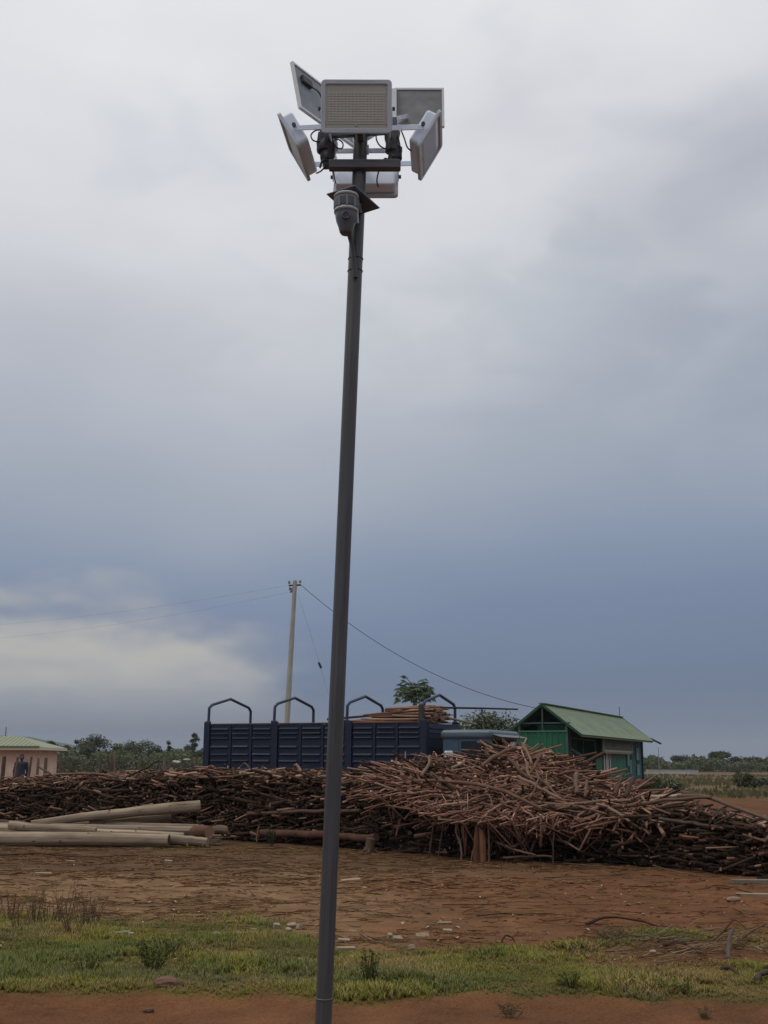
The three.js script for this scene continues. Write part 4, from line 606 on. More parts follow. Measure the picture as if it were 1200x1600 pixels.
// ---------------------------------------------------------------- peeled logs on the left
{
  const gm = VC({ map: rep(T.log, .35, 1), bumpMap: rep(T.log, .35, 1), bumpScale: .012, roughness: .85 });
  const knotM = M_([.16, .11, .075]);
  const log = (a, b, r0, r1, c, e, label, o = {}) => { const B = new Buf(), n = 12, pts = [], rad = []; for (let i = 0; i < n; i++) { const k = i / (n - 1); const p = a.clone().lerp(b, k); p.y += .03 * Math.sin(k * 3.1) * (o.bow ?? 0) + .02 * (noise(k * 3.5 + a.x, a.z) - .5) + rr(-.006, .006); p.z += .05 * (noise(k * 2.5, a.x + 7) - .5) + rr(-.008, .008); pts.push(p.sub(a)); rad.push(mix(r0, r1, k) * rr(.95, 1.05)); } B.tube(pts, rad, 16, c, e); const m = solo(o.name ?? 'peeled_log', B.geo(), gm, label, o.cat ?? 'log'); m.position.copy(a);
    if (r0 > .07 && a.distanceTo(b) > 1.5) for (let q = 0; q < 7; q++) { const i = 1 + Math.floor(rnd() * (n - 2)), w = rr(-.5, 1.3), R = rad[i], kn = new THREE.SphereGeometry(R * rr(.12, .2), 8, 6); kn.scale(1.5, .8, 1); kn.translate(pts[i].x, pts[i].y + Math.sin(w) * R * .97, pts[i].z + Math.cos(w) * R * .97); part('knot', kn, knotM, m); }
    if (o.hollow) { const d = b.clone().sub(a).normalize(); const h = new THREE.CircleGeometry(r1 * .68, 18); h.lookAt(d); h.translate(...b.clone().sub(a).addScaledVector(d, .004).toArray()); part('hollow_shade_disc', h, M_([.03, .02, .015]), m); } return m; };  // hollow end: flat near-black disc, its inner shade painted on
  const tan = [.41, .315, .225], grey = [.35, .27, .195], pale = [.46, .36, .26], end = [.36, .25, .165];
  log(P(-190, 1309, 22.4), P(264, 1313, 22.0), .15, .115, tan, [.2, .13, .085], 'thick front peeled log on the ground with a dark hollow right end', { hollow: true });
  log(P(255, 1311, 22.25), P(324, 1316.5, 22.15), .11, .085, grey, end, 'short log end showing right of the hollow ended front log');
  log(P(-120, 1293, 22.7), P(287, 1306, 22.5), .13, .06, pale, end, 'slender pale peeled log lying on the front log tapering right', {});
  log(P(14, 1290, 22.3), P(150, 1299, 22.3), .085, .07, tan, end, 'pole end starting just inside the left border atop the front logs');
  log(P(-160, 1290, 23.2), P(304, 1299, 23.0), .11, .085, grey, end, 'grey peeled log lying behind the slender pale one');
  log(P(60, 1285, 23.5), P(318, 1293, 23.4), .06, .06, grey, end, 'thin straight pole along the back of the log group');
  log(P(48, 1289, 23.0), P(313, 1258.5, 23.9), .075, .115, tan, [.26, .185, .125], 'long thick log propped up at its right end on the stack', { bow: 1 });
  log(P(140, 1289, 23.4), P(267, 1277, 24.0), .09, .095, [.31, .225, .15], [.18, .11, .075], 'log under the propped up one with a dark sawn end');
  log(P(303, 1300, 22.9), P(328, 1301, 22.8), .13, .125, [.17, .085, .055], [.25, .15, .1], 'short sawn block with reddish bark at the right end of the logs', { name: 'sawn_block' });
  log(P(330, 1297, 23.1), P(356, 1296, 23.1), .085, .08, [.25, .18, .125], end, 'short grey billet right of the reddish bark block', { name: 'sawn_block' });
  log(P(-60, 1282, 23.8), P(40, 1286, 23.8), .05, .04, [.16, .105, .075], end, 'dark thin branch above the logs at the left border', { name: 'firewood_branch', cat: 'firewood' });
  const sm_ = M_([.27, .19, .125], { map: T.grain }); const sb = P(338, 1316, 22.7); sb.y = 0;
  for (let k = 0; k < 5; k++) solo('timber_slab', box(rr(.13, .24), .03, .14, rr(-.04, .04), .015 + k * .036, 0, .008).rotateY(rr(-.35, .35)).translate(sb.x, sb.y, sb.z), sm_, ['bottom', 'second lowest', 'middle', 'second highest', 'top'][k] + ' slab of the little timber pile right of the log ends', 'timber');
}
// ---------------------------------------------------------------- street lamp with four floodlights and its small panels
const lampBase = V(-0.283, 0, -5.8);
{
  const t = thing('street_lamp', 'tall dark steel lamp pole carrying four solar floodlights', 'street lamp', lampBase), w = (p) => p.clone().sub(lampBase);
  const steel = M_([0.112, 0.108, 0.112], { roughness: .4, metalness: .25, map: rep(T.streak, 1, 3), bumpMap: rep(T.streak, 1, 6), bumpScale: .0015 });
  const darkS = M_([0.125, 0.125, 0.142], { roughness: .5, metalness: .2, map: T.mottle }), white = M_([0.74, 0.82, 0.94], { roughness: .5 }), grey = M_([0.72, 0.77, 0.85], { roughness: .5, map: T.mottle }), blk = M_([0.045, 0.045, 0.053], { roughness: .55 });
  const top = w(V(-0.1388, 4.956, -5.8)), at = (y) => top.clone().multiplyScalar(y / 4.956);
  const g = new THREE.CylinderGeometry(.0385, .0395, 4.956 + .3, 40, 40, false); g.translate(0, 4.956 / 2 - .15, 0); g.applyQuaternion(new THREE.Quaternion().setFromUnitVectors(V(0, 1, 0), top.clone().normalize()));
  part('pole', g, steel, t);
  const wy = w(P(504, 1562, 5.76)).y; const ring = new THREE.TorusGeometry(.0402, .0032, 8, 40); ring.rotateX(Math.PI / 2 + .05); ring.translate(...at(wy).toArray()); part('weld_seam', ring, M_([.13, .115, .105], { roughness: .4, metalness: .3 }), t);
  const ring2 = new THREE.TorusGeometry(.0388, .0012, 8, 40); ring2.rotateX(Math.PI / 2); ring2.translate(...at(w(P(538, 820, 5.76)).y).toArray()); part('weld_seam', ring2, steel, t);
  part('base_plate', merge([box(.26, .012, .26, 0, .0, 0, .003)]), steel, t);
  part('anchor_bolt', merge([[1, 1], [1, -1], [-1, 1], [-1, -1]].map(([a, b]) => rod(V(a * .1, 0, b * .1), V(a * .1, .04, b * .1), .01))), darkS, t);
  part('pole_cap', rod(at(4.956), at(4.962), .041, .036, 24), darkS, t);
  // cable conduit on the left of the upper pole
  const cd = [[541, 356, -.00], [547, 372, 0], [551, 390, .0], [553, 412, .0], [556, 434, .0]].map(([x, y]) => w(P(x, y, 5.745)));
  part('camera_cable', wire([w(P(541, 352, 5.70)), ...cd.slice(1)], .012, 24, 8), blk, t);
  part('cable_tie', merge([405, 424].map((y) => { const q = new THREE.TorusGeometry(.0405, .0022, 6, 24); q.rotateX(Math.PI / 2); q.translate(...at(w(P(556, y, 5.8)).y).toArray()); return q; })), blk, t);
  // frame: cross bar and two posts
  const A = w(P(514, 258.5, 5.76)), B = w(P(626, 258.5, 5.76)); part('cross_bar', bar(A, B, .052, .052, .006), darkS, t);
  const postL = [w(P(512, 262, 5.79)), w(P(511, 206, 5.79))], postR = [w(P(616, 262, 5.79)), w(P(613, 186, 5.79))];
  for (const q of [postL, postR]) part('upright', bar(q[0], q[1], .05, .05, .006), darkS, t);
  const sleeve = (c, r, h, s) => { const k = new THREE.CylinderGeometry(r, r * .92, h, 14, 6); const a = k.attributes.position; for (let i = 0; i < a.count; i++) { const m = 1 + .35 * (noise(a.getX(i) * 40 + s, a.getY(i) * 40, a.getZ(i) * 40 + .5) - .5); a.setX(i, a.getX(i) * m); a.setZ(i, a.getZ(i) * m); } k.computeVertexNormals(); k.translate(c.x, c.y, c.z); return k; };
  part('cable_wrap', merge([sleeve(w(P(508, 224, 5.79)), .046, .10, 1), sleeve(w(P(512, 240, 5.79)), .042, .09, 5)]), blk, t);
  part('cable_wrap', merge([sleeve(w(P(613, 222, 5.79)), .042, .12, 9), sleeve(w(P(617, 240, 5.79)), .040, .07, 3)]), blk, t);
  part('head_bracket', merge([bar(w(P(511, 212, 5.79)), w(P(613, 205, 5.79)), .03, .03, .004), bar(at(4.9), at(4.9).add(V(0, .0, -.28)), .035, .035, .004), bar(at(4.9), at(4.9).add(V(0, 0, .16)), .035, .035, .004)]), darkS, t);
  // floodlights
  const rr_ = (w_, h_, r) => { const s = new THREE.Shape(), x = -w_ / 2, y = -h_ / 2; s.moveTo(x + r, y); s.lineTo(x + w_ - r, y); s.quadraticCurveTo(x + w_, y, x + w_, y + r); s.lineTo(x + w_, y + h_ - r); s.quadraticCurveTo(x + w_, y + h_, x + w_ - r, y + h_); s.lineTo(x + r, y + h_); s.quadraticCurveTo(x, y + h_, x, y + h_ - r); s.lineTo(x, y + r); s.quadraticCurveTo(x, y, x + r, y); return s; };
  const ledTex = noiseTex(256, (u, v) => clamp(.86 + .12 * (tf(u, v, 4, 4, 91, 4) - .5)));
  function flood(c, yaw, tilt, W, H, o) {
    const q = new THREE.Quaternion().setFromEuler(new THREE.Euler(tilt, yaw, 0, 'YXZ'));
    const back = new THREE.ExtrudeGeometry(rr_(W * .87, H * .76, .012), { depth: .036, bevelEnabled: true, bevelSize: .012, bevelThickness: .014, bevelSegments: 3, steps: 1 }); back.translate(0, 0, -.048);
    if (o.round) back.translate(0, 0, 0);
    const m = part('floodlight', back, o.mat ?? white, t); m.position.copy(w(c)); m.quaternion.copy(q);
    const rs = rr_(W, H, .022), hole = rr_(W - .036, H - .036, .012); rs.holes.push(new THREE.Path(hole.getPoints(8).reverse()));
    part('rim', new THREE.ExtrudeGeometry(rs, { depth: .013, bevelEnabled: true, bevelSize: .003, bevelThickness: .003, bevelSegments: 2, curveSegments: 8 }).translate(0, 0, 0), grey, m);
    part('lens', box(W - .037, H - .037, .006, 0, 0, .004), new THREE.MeshPhysicalMaterial({ color: rgb(...(o.face ?? [.60, .585, .52])), map: ledTex, roughness: .35, clearcoat: 1, clearcoatRoughness: .12 }), m);
    // rows of small LED reflectors
    const cells = [], nx = 16, ny = 12, x0 = -W / 2 + .032, x1 = W / 2 - .032, y0 = -H / 2 + .058, y1 = H / 2 - .06;
    for (let i = 0; i < nx; i++) for (let j = 0; j < ny; j++) { const cw = (x1 - x0) / nx, ch = (y1 - y0) / ny; cells.push(box(cw * .82, ch * .72, .003, x0 + (i + .5) * cw, y0 + (j + .5) * ch, .0085)); }
    part('led_array', merge(cells), M_(o.led ?? [.61, .595, .53], { roughness: .4 }), m, 'stuff');
    part('inner_rail', merge([box(W - .05, .007, .006, 0, -H / 2 + .048, .009), box(W - .05, .022, .004, 0, -H / 2 + .032, .0085), box(.012, .01, .008, 0, -H / 2 + .04, .011)]), M_([.50, .49, .44], { roughness: .4 }), m);
    // U bracket, level, reaching back to the frame
    const qi = new THREE.Quaternion().setFromEuler(new THREE.Euler(-tilt, 0, 0)), arm = o.arm ?? .2, X = W / 2 + .004, pieces = [];
    for (const s of [-1, 1]) { pieces.push(bar(V(s * X, 0, -.02), V(s * X, o.drop ?? 0, -arm), .006, .03, .002)); }
    pieces.push(bar(V(-X, o.drop ?? 0, -arm), V(X, o.drop ?? 0, -arm), .006, .03, .002)); pieces.push(box(.05, .05, .03, 0, o.drop ?? 0, -arm - .012, .004));
    const br = merge(pieces); br.applyQuaternion(qi); part('bracket', br, white, m);
    part('pivot_bolt', merge([-1, 1].map((s) => rod(V(s * (X + .003), 0, -.03), V(s * (X + .016), 0, -.03), .011))), blk, m);
    part('vent_plug', rod(V(W * .2, H * .2, -.06), V(W * .2, H * .2, -.07), .012), blk, m);
  }
  const D = Math.PI / 180;
  flood(V(-.159, 4.981, -5.58), -.2 * D, 14.7 * D, .373, .277, { arm: .16 });
  flood(V(-.505, 4.897, -5.85), -95.3 * D, 29 * D, .385, .24, { arm: .21, face: [.62, .63, .63], led: [.66, .67, .67] });
  flood(V(.239, 4.911, -5.85), 86.6 * D, 29.4 * D, .376, .252, { arm: .21, face: [.66, .70, .78], led: [.665, .705, .785] });  // bluish lens and LED colours have the sky reflection painted in
  flood(V(-.114, 4.824, -6.1), 178.6 * D, 29 * D, .366, .289, { arm: .22, drop: .07 });
  // solar panels seen from behind
  function panel(c, yaw, tilt, W, H, o) {
    const fr = rr_(W, H, .004), hole = rr_(W - .026, H - .026, .002); fr.holes.push(new THREE.Path(hole.getPoints(4).reverse()));
    const m = part('solar_panel', new THREE.ExtrudeGeometry(fr, { depth: .018, bevelEnabled: false }).translate(0, 0, -.014), M_([.58, .58, .58], { roughness: .4, metalness: .3 }), t);
    m.position.copy(w(c)); m.rotation.set(tilt, yaw, 0, 'YXZ');
    part('back_sheet', box(W - .026, H - .026, .004, 0, 0, -.004), M_(o.back, { roughness: .55, map: T.mottle }), m);
    part('cell_glass', box(W - .026, H - .026, .003, 0, 0, -.0095), new THREE.MeshPhysicalMaterial({ color: rgb(.01, .014, .035), roughness: .1, clearcoat: 1 }), m);
    if (o.box) { part('junction_box', box(.085, .05, .022, o.box[0], o.box[1], .009, .006), blk, m); part('panel_cable', wire([V(o.box[0] + .02, o.box[1] - .02, .012), V(o.box[0] + .07, o.box[1] - .045, .03), V(o.box[0] + .12, o.box[1] - .10, .02), V(o.box[0] + .17, o.box[1] - .16, .02)], .0045, 20, 6), blk, m); }
    if (o.strip) part('frame_strip', box(.034, H * .8, .022, -W / 2 - .004, .01, .010, .003), M_([.6, .6, .6], { roughness: .4, metalness: .3 }), m);
  }
  panel(V(-.356, 5.221, -5.95), 54.9 * D, -12.4 * D, .506, .319, { back: [.30, .31, .35], box: [-.15, .07] });
  panel(V(.193, 5.271, -6.05), -.4 * D, -9 * D, .29, .277, { back: [.27, .265, .27], strip: true });
  part('panel_arm', merge([bar(w(V(-.3, 5.15, -5.97)), at(4.9), .022, .022, .003), bar(w(V(.12, 5.2, -6.03)), at(4.9), .022, .022, .003), bar(w(V(.12, 5.2, -6.03)), postR[1], .022, .022, .003)]), grey, t);
  // loose cable loops
  const loop = (pts, r = .0042) => part('cable', wire(pts.map(([x, y, z]) => w(P(x, y, z ?? 5.76))), r, 30, 6), blk, t);
  loop([[503, 203], [493, 204], [486, 211], [489, 219], [498, 221], [504, 214]]);
  loop([[522, 217], [531, 219], [536, 225], [534, 232], [527, 231], [521, 223]]);
  loop([[588, 209], [588, 217], [593, 227], [601, 232], [607, 232]]);
  loop([[627, 204], [632, 217], [637, 231], [643, 236]]);
  loop([[622, 212], [625, 228], [627, 238], [622, 246]]);
  loop([[504, 246], [508, 256], [503, 266], [494, 271]]);
  loop([[500, 262], [503, 253], [508, 249], [512, 252]], .006);
  loop([[597, 254], [602, 248], [606, 250], [610, 254]], .006);
  loop([[593, 264, 5.8], [590, 274, 5.85], [589, 283, 5.9], [591, 292, 5.95]]);
  loop([[521, 266, 5.9], [523, 280, 5.95], [525, 287, 5.98]], .0035);
}
{ // surveillance camera under its tilted plate
  const c = P(541, 333, 5.60), t = thing('security_camera', 'round dark security camera with pale bands under a tilted square plate on the lamp pole', 'camera', c), w = (p) => p.clone().sub(c);
  const shell = M_([.15, .16, .185], { roughness: .4 }), pale = M_([.45, .46, .48], { roughness: .45 }), dark = M_([.05, .054, .066], { roughness: .3 }), plateM = M_([.10, .115, .14], { roughness: .5 });
  const yT = w(P(541, 309, 5.6)).y, y1 = w(P(541, 331.5, 5.6)).y, y2 = w(P(541, 366, 5.6)).y;
  const lat = (l) => new THREE.LatheGeometry(l.map((q) => new THREE.Vector2(...q)), 36);
  part('body', lat([[0, yT], [.060, yT], [.062, yT - .006], [.062, y1 + .004], [.058, y1], [0, y1]]), shell, t);
  part('upper_band', lat([[.055, yT - .004], [.0655, yT - .004], [.0662, yT + .006], [.063, yT + .011], [.055, yT + .011]]), pale, t);
  part('lower_band', lat([[.05, y1 - .006], [.064, y1 - .006], [.0655, y1 + .004], [.062, y1 + .011], [.05, y1 + .011]]), pale, t);
  for (const a of [-.95, -.25, .45, 1.15, 2.2, 3.4, 4.5]) { const m = part('lamp_window', box(.033, .05, .012, 0, (yT + y1) / 2, .0585, .004), dark, t); m.rotation.y = a; const f = part('window_frame', merge([box(.005, .058, .008, -.0195, (yT + y1) / 2, .060), box(.005, .058, .008, .0195, (yT + y1) / 2, .060)]), M_([.25, .26, .28]), m); }
  part('dome', lat([[.058, y1 - .002], [.057, y1 - .03], [.052, y1 - .055], [.042, y1 - .082], [.034, y2 + .012], [.026, y2], [0, y2 - .002]]), M_([.10, .105, .12], { roughness: .35 }), t);
  part('lens_ring', new THREE.TorusGeometry(.018, .005, 8, 24).translate(0, y1 - .045, .056), dark, t);
  part('mount_arm', merge([bar(w(P(557, 300, 5.62)), w(P(558, 348, 5.64)), .016, .03, .004), bar(w(P(556, 325, 5.64)), w(P(562, 325, 5.77)), .05, .05, .006)]), M_([.16, .165, .18], { roughness: .5 }), t);
  part('bracket_strap', bar(w(P(557.5, 331, 5.585)), w(P(559, 349, 5.60)), .012, .012, .003), pale, t);
  // square plate: corner points in the air, its underside towards us
  const cs = [P(510, 303.8, 5.70), P(553.8, 290, 5.565), P(593, 325.6, 5.675), P(549.4, 339.4, 5.81)].map(w), n = V().crossVectors(cs[1].clone().sub(cs[0]), cs[3].clone().sub(cs[0])).normalize().multiplyScalar(.006);
  if (n.y < 0) n.negate();
  part('shade_plate', new ConvexGeometry([...cs, ...cs.map((q) => q.clone().add(n))]), plateM, t);
  const mid = cs[0].clone().add(cs[2]).multiplyScalar(.5); part('plate_stem', rod(mid, V(0, yT, 0), .014, .014, 10), shell, t);
}
// ---------------------------------------------------------------- litter, debris, grass, weeds
{
  const B = new Buf(), C = [[.11, .054, .022], [.08, .04, .018], [.17, .085, .036], [.24, .13, .058], [.13, .065, .028], [.30, .18, .085]];
  for (let i = 0; i < 15000; i++) {
    const Z = i < 10500 ? 12.2 + 10 * Math.pow(rnd(), .8) : 9.2 + rnd() * 5, x = rr(-.42, .42) * Z, w = x / Z; if (w > .02 && rnd() < .62 * sm(.02, .2, w) * sm(19, 17, Z)) continue; if (fbm(x * .6 + 3, Z * 1.6, 0, 3) < .42 && rnd() < .8) continue; if (grassAt(x, Z) > .5 && rnd() < .8) continue;
    const L = rr(.03, .22) * (rnd() < .07 ? 3 : 1), r = rr(.0015, .006) * (Z > 15 ? 1.35 : .8), yaw = gauss() * .8 + (rnd() < .15 ? 1.4 : 0), d = V(Math.cos(yaw), 0, Math.sin(yaw)), a = V(x, 0, -Z).addScaledVector(d, -L / 2), b = V(x, 0, -Z).addScaledVector(d, L / 2);
    const pts = bend(a, b, rr(0, .12), 4); for (const p of pts) p.y = gh(p.x, p.z) + r * .6 + rr(0, .012); const c = mul(pick(C), rr(.7, 1.15)); B.tube(pts, [r * .8, r, r, r * .6], 4, c, c);
  }
  for (let i = 0; i < 900; i++) { // flat chips and bark flakes
    const Z = rr(9.5, 20), x = rr(-.4, .4) * Z, s = rr(.012, .045), y = gh(x, -Z) + .008, c = mul(rnd() < .18 ? [.42, .35, .26] : pick(C), rr(.8, 1.2)), d = V(gauss(), .0, gauss()).normalize(); B.leaf(V(x, y, -Z), V(d.x, rr(0, .3), d.z).normalize(), V(0, 1, 0), s * 2, s, c);
  }
  solo('ground_litter', B.geo(), VC({ side: THREE.DoubleSide }), 'bark strips, twigs and wood chips strewn over the bare earth before the woodpile', 'litter', undefined, 'stuff');
}
{ // pieces on the ground that one can pick out
  const pale = M_([.44, .34, .23], { map: T.grain }), tanM = M_([.34, .24, .145], { map: T.grain }), greyM = M_([.27, .23, .17], { map: T.grain });
  const slab = (px, py, l, d, h, yaw, tilt, m, label, name = 'wood_offcut', cat = 'wood offcut') => {
    const g = new RoundedBoxGeometry(l, h, d, 2, Math.min(h, d) * .18), a = g.attributes.position; for (let i = 0; i < a.count; i++) { const k = .12 * (noise(a.getX(i) * 18 + px, a.getY(i) * 18 + py, a.getZ(i) * 18) - .5); a.setXYZ(i, a.getX(i) * (1 + k), a.getY(i) * (1 + 2 * k), a.getZ(i) * (1 + k + .5 * a.getX(i) / l)); } g.computeVertexNormals();
    const p = G(px, py), o = solo(name, g, m, label, cat); o.position.set(p.x, gh(p.x, p.z) + h * .42, p.z); o.rotation.set(tilt, yaw, rr(-.1, .1), 'YXZ'); return o; };
  slab(432, 1456, .062, .055, .05, .3, .2, pale, 'pale blocky offcut left of the white cluster beside the pole');
  slab(450, 1461, .055, .05, .04, .9, .3, pale, 'lower left chip of the white cluster left of the pole');
  slab(455, 1455, .085, .05, .045, .2, .4, pale, 'upper chip of the white cluster left of the pole');
  slab(467, 1457, .05, .055, .05, -.5, -.3, pale, 'right hand chip of the white cluster left of the pole');
  slab(422, 1468, .11, .05, .025, .1, .1, tanM, 'flat tan offcut lying below the white cluster left of the pole');
  slab(397, 1459, .06, .05, .03, .6, .1, tanM, 'small dull offcut farthest left of the white cluster by the pole');
  slab(537, 1474, .10, .05, .03, .15, .15, pale, 'flat pale slab just right of the lamp pole');
  slab(540, 1489, .16, .05, .03, .35, .1, pale, 'longest pale slab lying aslant right of the lamp pole by the grass');
  slab(551, 1459, .08, .025, .015, -.3, 0, pale, 'thin pale splinter lying right of the pole at the end of a bark strip');
  slab(609, 1467, .045, .05, .05, .5, .3, pale, 'small pale cube standing upright right of the bark strip');
  slab(621, 1473, .085, .05, .035, .4, .5, pale, 'pale wedge lying below the small cube');
  slab(643, 1487, .055, .06, .045, .2, -.3, pale, 'rounded pale block at the grass edge right of the wedge');
  slab(660, 1468, .125, .08, .022, .1, .35, tanM, 'broad tan slab lying between the wedge and the two stacked boards');
  slab(694, 1447, .14, .045, .02, -.02, .2, tanM, 'upper of two pale boards lying one behind the other');
  slab(699, 1459, .085, .05, .025, .02, .2, pale, 'lower of two pale boards lying one behind the other');
  slab(548, 1375, .26, .10, .03, .05, .1, pale, 'white flake lying alone on the bare earth right of the pole');
  slab(185, 1466, .21, .06, .035, .06, .1, greyM, 'grey plank end lying in the left grass', 'plank', 'plank');
  slab(204, 1469, .05, .04, .045, .2, .1, pale, 'small pale block touching the grey plank end in the left grass');
  slab(174, 1459, .07, .03, .025, .1, .1, tanM, 'small brown chip just behind the grey plank in the grass');
  slab(339, 1468, .085, .05, .05, -.3, .3, tanM, 'tan wedge shaped offcut at the right edge of the left grass');
  slab(373, 1470, .06, .055, .055, .7, .4, pale, 'tilted pale offcut between the tan wedge and the pole');
  slab(275, 1506, .045, .02, .012, .6, .2, pale, 'tiny pale chip lying in the left grass above the red stone');
  slab(68, 1364, .22, .06, .03, .3, .1, pale, 'pale chip on the earth below the left logs');
  slab(263, 1347, .12, .07, .05, .2, .1, pale, 'small white lump on the earth below the short log end');
  slab(110, 1347, .14, .06, .04, .2, .1, tanM, 'tan chip on the earth directly below the front log');
  slab(1020, 1494, .055, .04, .03, .2, .4, pale, 'small white chip among the dead branches on the right');
  slab(927, 1490, .055, .05, .04, .3, .2, tanM, 'tan offcut with a reddish side at the left end of the dead branches');
  slab(1019, 1420, .035, .02, .01, .2, .1, pale, 'tiny white speck of wood on the bare red earth right');
  slab(1178, 1379, .62, .10, .06, -.03, 0, greyM, 'grey board lying at the foot of the right stack', 'plank', 'plank');
  slab(1185, 1400, .5, .05, .04, -.25, .1, pale, 'white splintered strip on the red earth at the right border', 'plank', 'plank');
  const stone = (px, py, s, m, label, sq = .6) => { const g = new THREE.IcosahedronGeometry(s, 4), a = g.attributes.position; for (let i = 0; i < a.count; i++) { const x = a.getX(i), y = a.getY(i), z = a.getZ(i), k = .72 + .55 * fbm(x / s * 1.3 + px, y / s * 1.3 + 3, z / s * 1.3 + .5, 4); a.setXYZ(i, x * k * 1.25, y * k * sq, z * k); } g.computeVertexNormals(); const p = G(px, py); const o = solo('stone', g, m, label, 'stone'); o.position.set(p.x, gh(p.x, p.z) + s * sq * .5, p.z); };
  const redS = M_([.26, .145, .09], { map: T.mottle, bumpMap: T.soil, bumpScale: .01, roughness: 1 });
  stone(262, 1548, .082, redS, 'flat topped reddish stone in the front of the left grass', .5); stone(232, 1576, .028, redS, 'small reddish clod at the edge of the left grass below the stone'); stone(605, 1517, .04, redS, 'small reddish clod in the grass behind the leafy weed', .4); stone(1147, 1410, .06, M_([.25, .17, .11]), 'brown clod on the red earth right'); stone(570, 1390, .03, M_([.3, .22, .15]), 'small tan pebble on the bare earth right of the pole');
  // dead branches and stumps on the right
  const dead = (pxs, r_, c, label, lift = .03, name = 'dead_branch', cat = 'branch') => { const r = r_ * .5, pts = pxs.map(([x, y, h]) => { const p = G(x, y); p.y = gh(p.x, p.z) + (h ?? lift) * .8 + r * .6; return p; }), cur = new THREE.CatmullRomCurve3(pts), fine = []; for (let i = 0; i < 12; i++) fine.push(cur.getPoint(i / 11).add(V(rr(-1, 1), rr(-.6, .6), rr(-1, 1)).multiplyScalar(r * .35))); const B = new Buf(), o = fine[0].clone(); B.tube(fine.map((p) => p.clone().sub(o)), fine.map((_, i) => r * mix(1, .5, i / 11) * rr(.75, 1.25)), 8, c, mul(c, 1.5)); solo(name, B.geo(), woodMat2, label, cat).position.copy(o); };
  dead([[1038, 1489], [1062, 1487, .06], [1085, 1492], [1102, 1503]], .03, [.085, .055, .04], 'thick dark dead branch lying in the right grass');
  dead([[945, 1496], [975, 1494], [1000, 1490], [1030, 1491]], .014, [.22, .16, .11], 'long pale stick lying level in the right grass left of the dark branch');
  dead([[1064, 1484], [1090, 1490], [1117, 1489]], .011, [.34, .26, .17], 'thin pale stick lying above the thick dark branch');
  dead([[968, 1467], [985, 1469], [1003, 1476]], .016, [.07, .045, .035], 'short dark stick in the dry tuft on the right');
  dead([[915, 1450, .02], [950, 1441, .05], [1000, 1446, .05], [1030, 1453]], .03, [.10, .05, .033], 'reddish rotten log half sunk in the earth on the right', .01);
  dead([[1055, 1463], [1100, 1468], [1140, 1480], [1185, 1494]], .018, [.15, .10, .07], 'long thin branch lying aslant at the right behind the grass');
  dead([[1120, 1475], [1135, 1463, .06], [1150, 1458, .12], [1165, 1462, .05]], .018, [.10, .06, .045], 'bent dead branch lifting off the ground at the right border');
  dead([[1180, 1488], [1200, 1496]], .016, [.42, .32, .2], 'pale straw coloured stick cut by the right border');
  dead([[1150, 1482], [1175, 1470, .07], [1200, 1460, .1]], .016, [.12, .075, .05], 'thin dead branch rising towards the right border');
  dead([[1138, 1508], [1143, 1494, .14], [1146, 1482, .17]], .045, [.14, .105, .085], 'upright split grey stump end in the right grass', 0, 'wood_stub', 'stump');
  dead([[1128, 1520], [1140, 1523, .03], [1160, 1530]], .04, [.10, .065, .05], 'brown rotten chunk lying below the upright stump end', .0, 'wood_stub', 'stump');
  dead([[1180, 1538], [1195, 1533, .05], [1215, 1530]], .05, [.12, .09, .075], 'grey brown rotten chunk at the right border of the grass', 0, 'wood_stub', 'stump');
  dead([[780, 1486], [792, 1480, .08], [801, 1481, .06], [806, 1488, 0]], .018, [.065, .04, .03], 'dark curled root lying at the grass edge right of centre', 0);
  dead([[800, 1489], [818, 1479], [836, 1466, .06]], .01, [.2, .14, .09], 'thin twig leaning out of the dark curled root', 0);
  dead([[562, 1462], [580, 1474], [610, 1483], [640, 1490]], .018, [.27, .185, .115], 'long peeling bark strip lying aslant right of the pole', .01, 'bark_strip', 'bark');
  dead([[575, 1468], [600, 1478], [628, 1481]], .012, [.20, .13, .08], 'thinner bark strip lying along the long peeling one', .02, 'bark_strip', 'bark');
  dead([[640, 1380], [660, 1383], [676, 1388]], .02, [.06, .036, .026], 'dark bent stick on the bare earth below the split post');
  dead([[690, 1415], [740, 1416], [790, 1414]], .012, [.06, .037, .027], 'long dark stick lying level on the bare earth in the middle');
  dead([[745, 1434], [790, 1433], [835, 1436]], .012, [.055, .034, .025], 'second long dark stick nearer the grass in the middle');
  dead([[850, 1374], [920, 1371], [1010, 1366]], .022, [.24, .16, .11], 'long pale stick lying level before the right stack');
  dead([[1020, 1358], [1060, 1368], [1110, 1376]], .018, [.25, .17, .12], 'pale stick sloping down out of the right stack onto the earth', .05);
  dead([[880, 1350], [940, 1356], [1000, 1362]], .02, [.20, .13, .09], 'brown stick lying along the foot of the right stack');
  dead([[250, 1461], [270, 1464], [288, 1460]], .008, [.36, .29, .2], 'thin curved pale stick in the left grass');
  dead([[0, 1337], [60, 1336], [130, 1340], [210, 1338]], .03, [.10, .065, .045], 'dark rotten branch lying along below the front log');
}
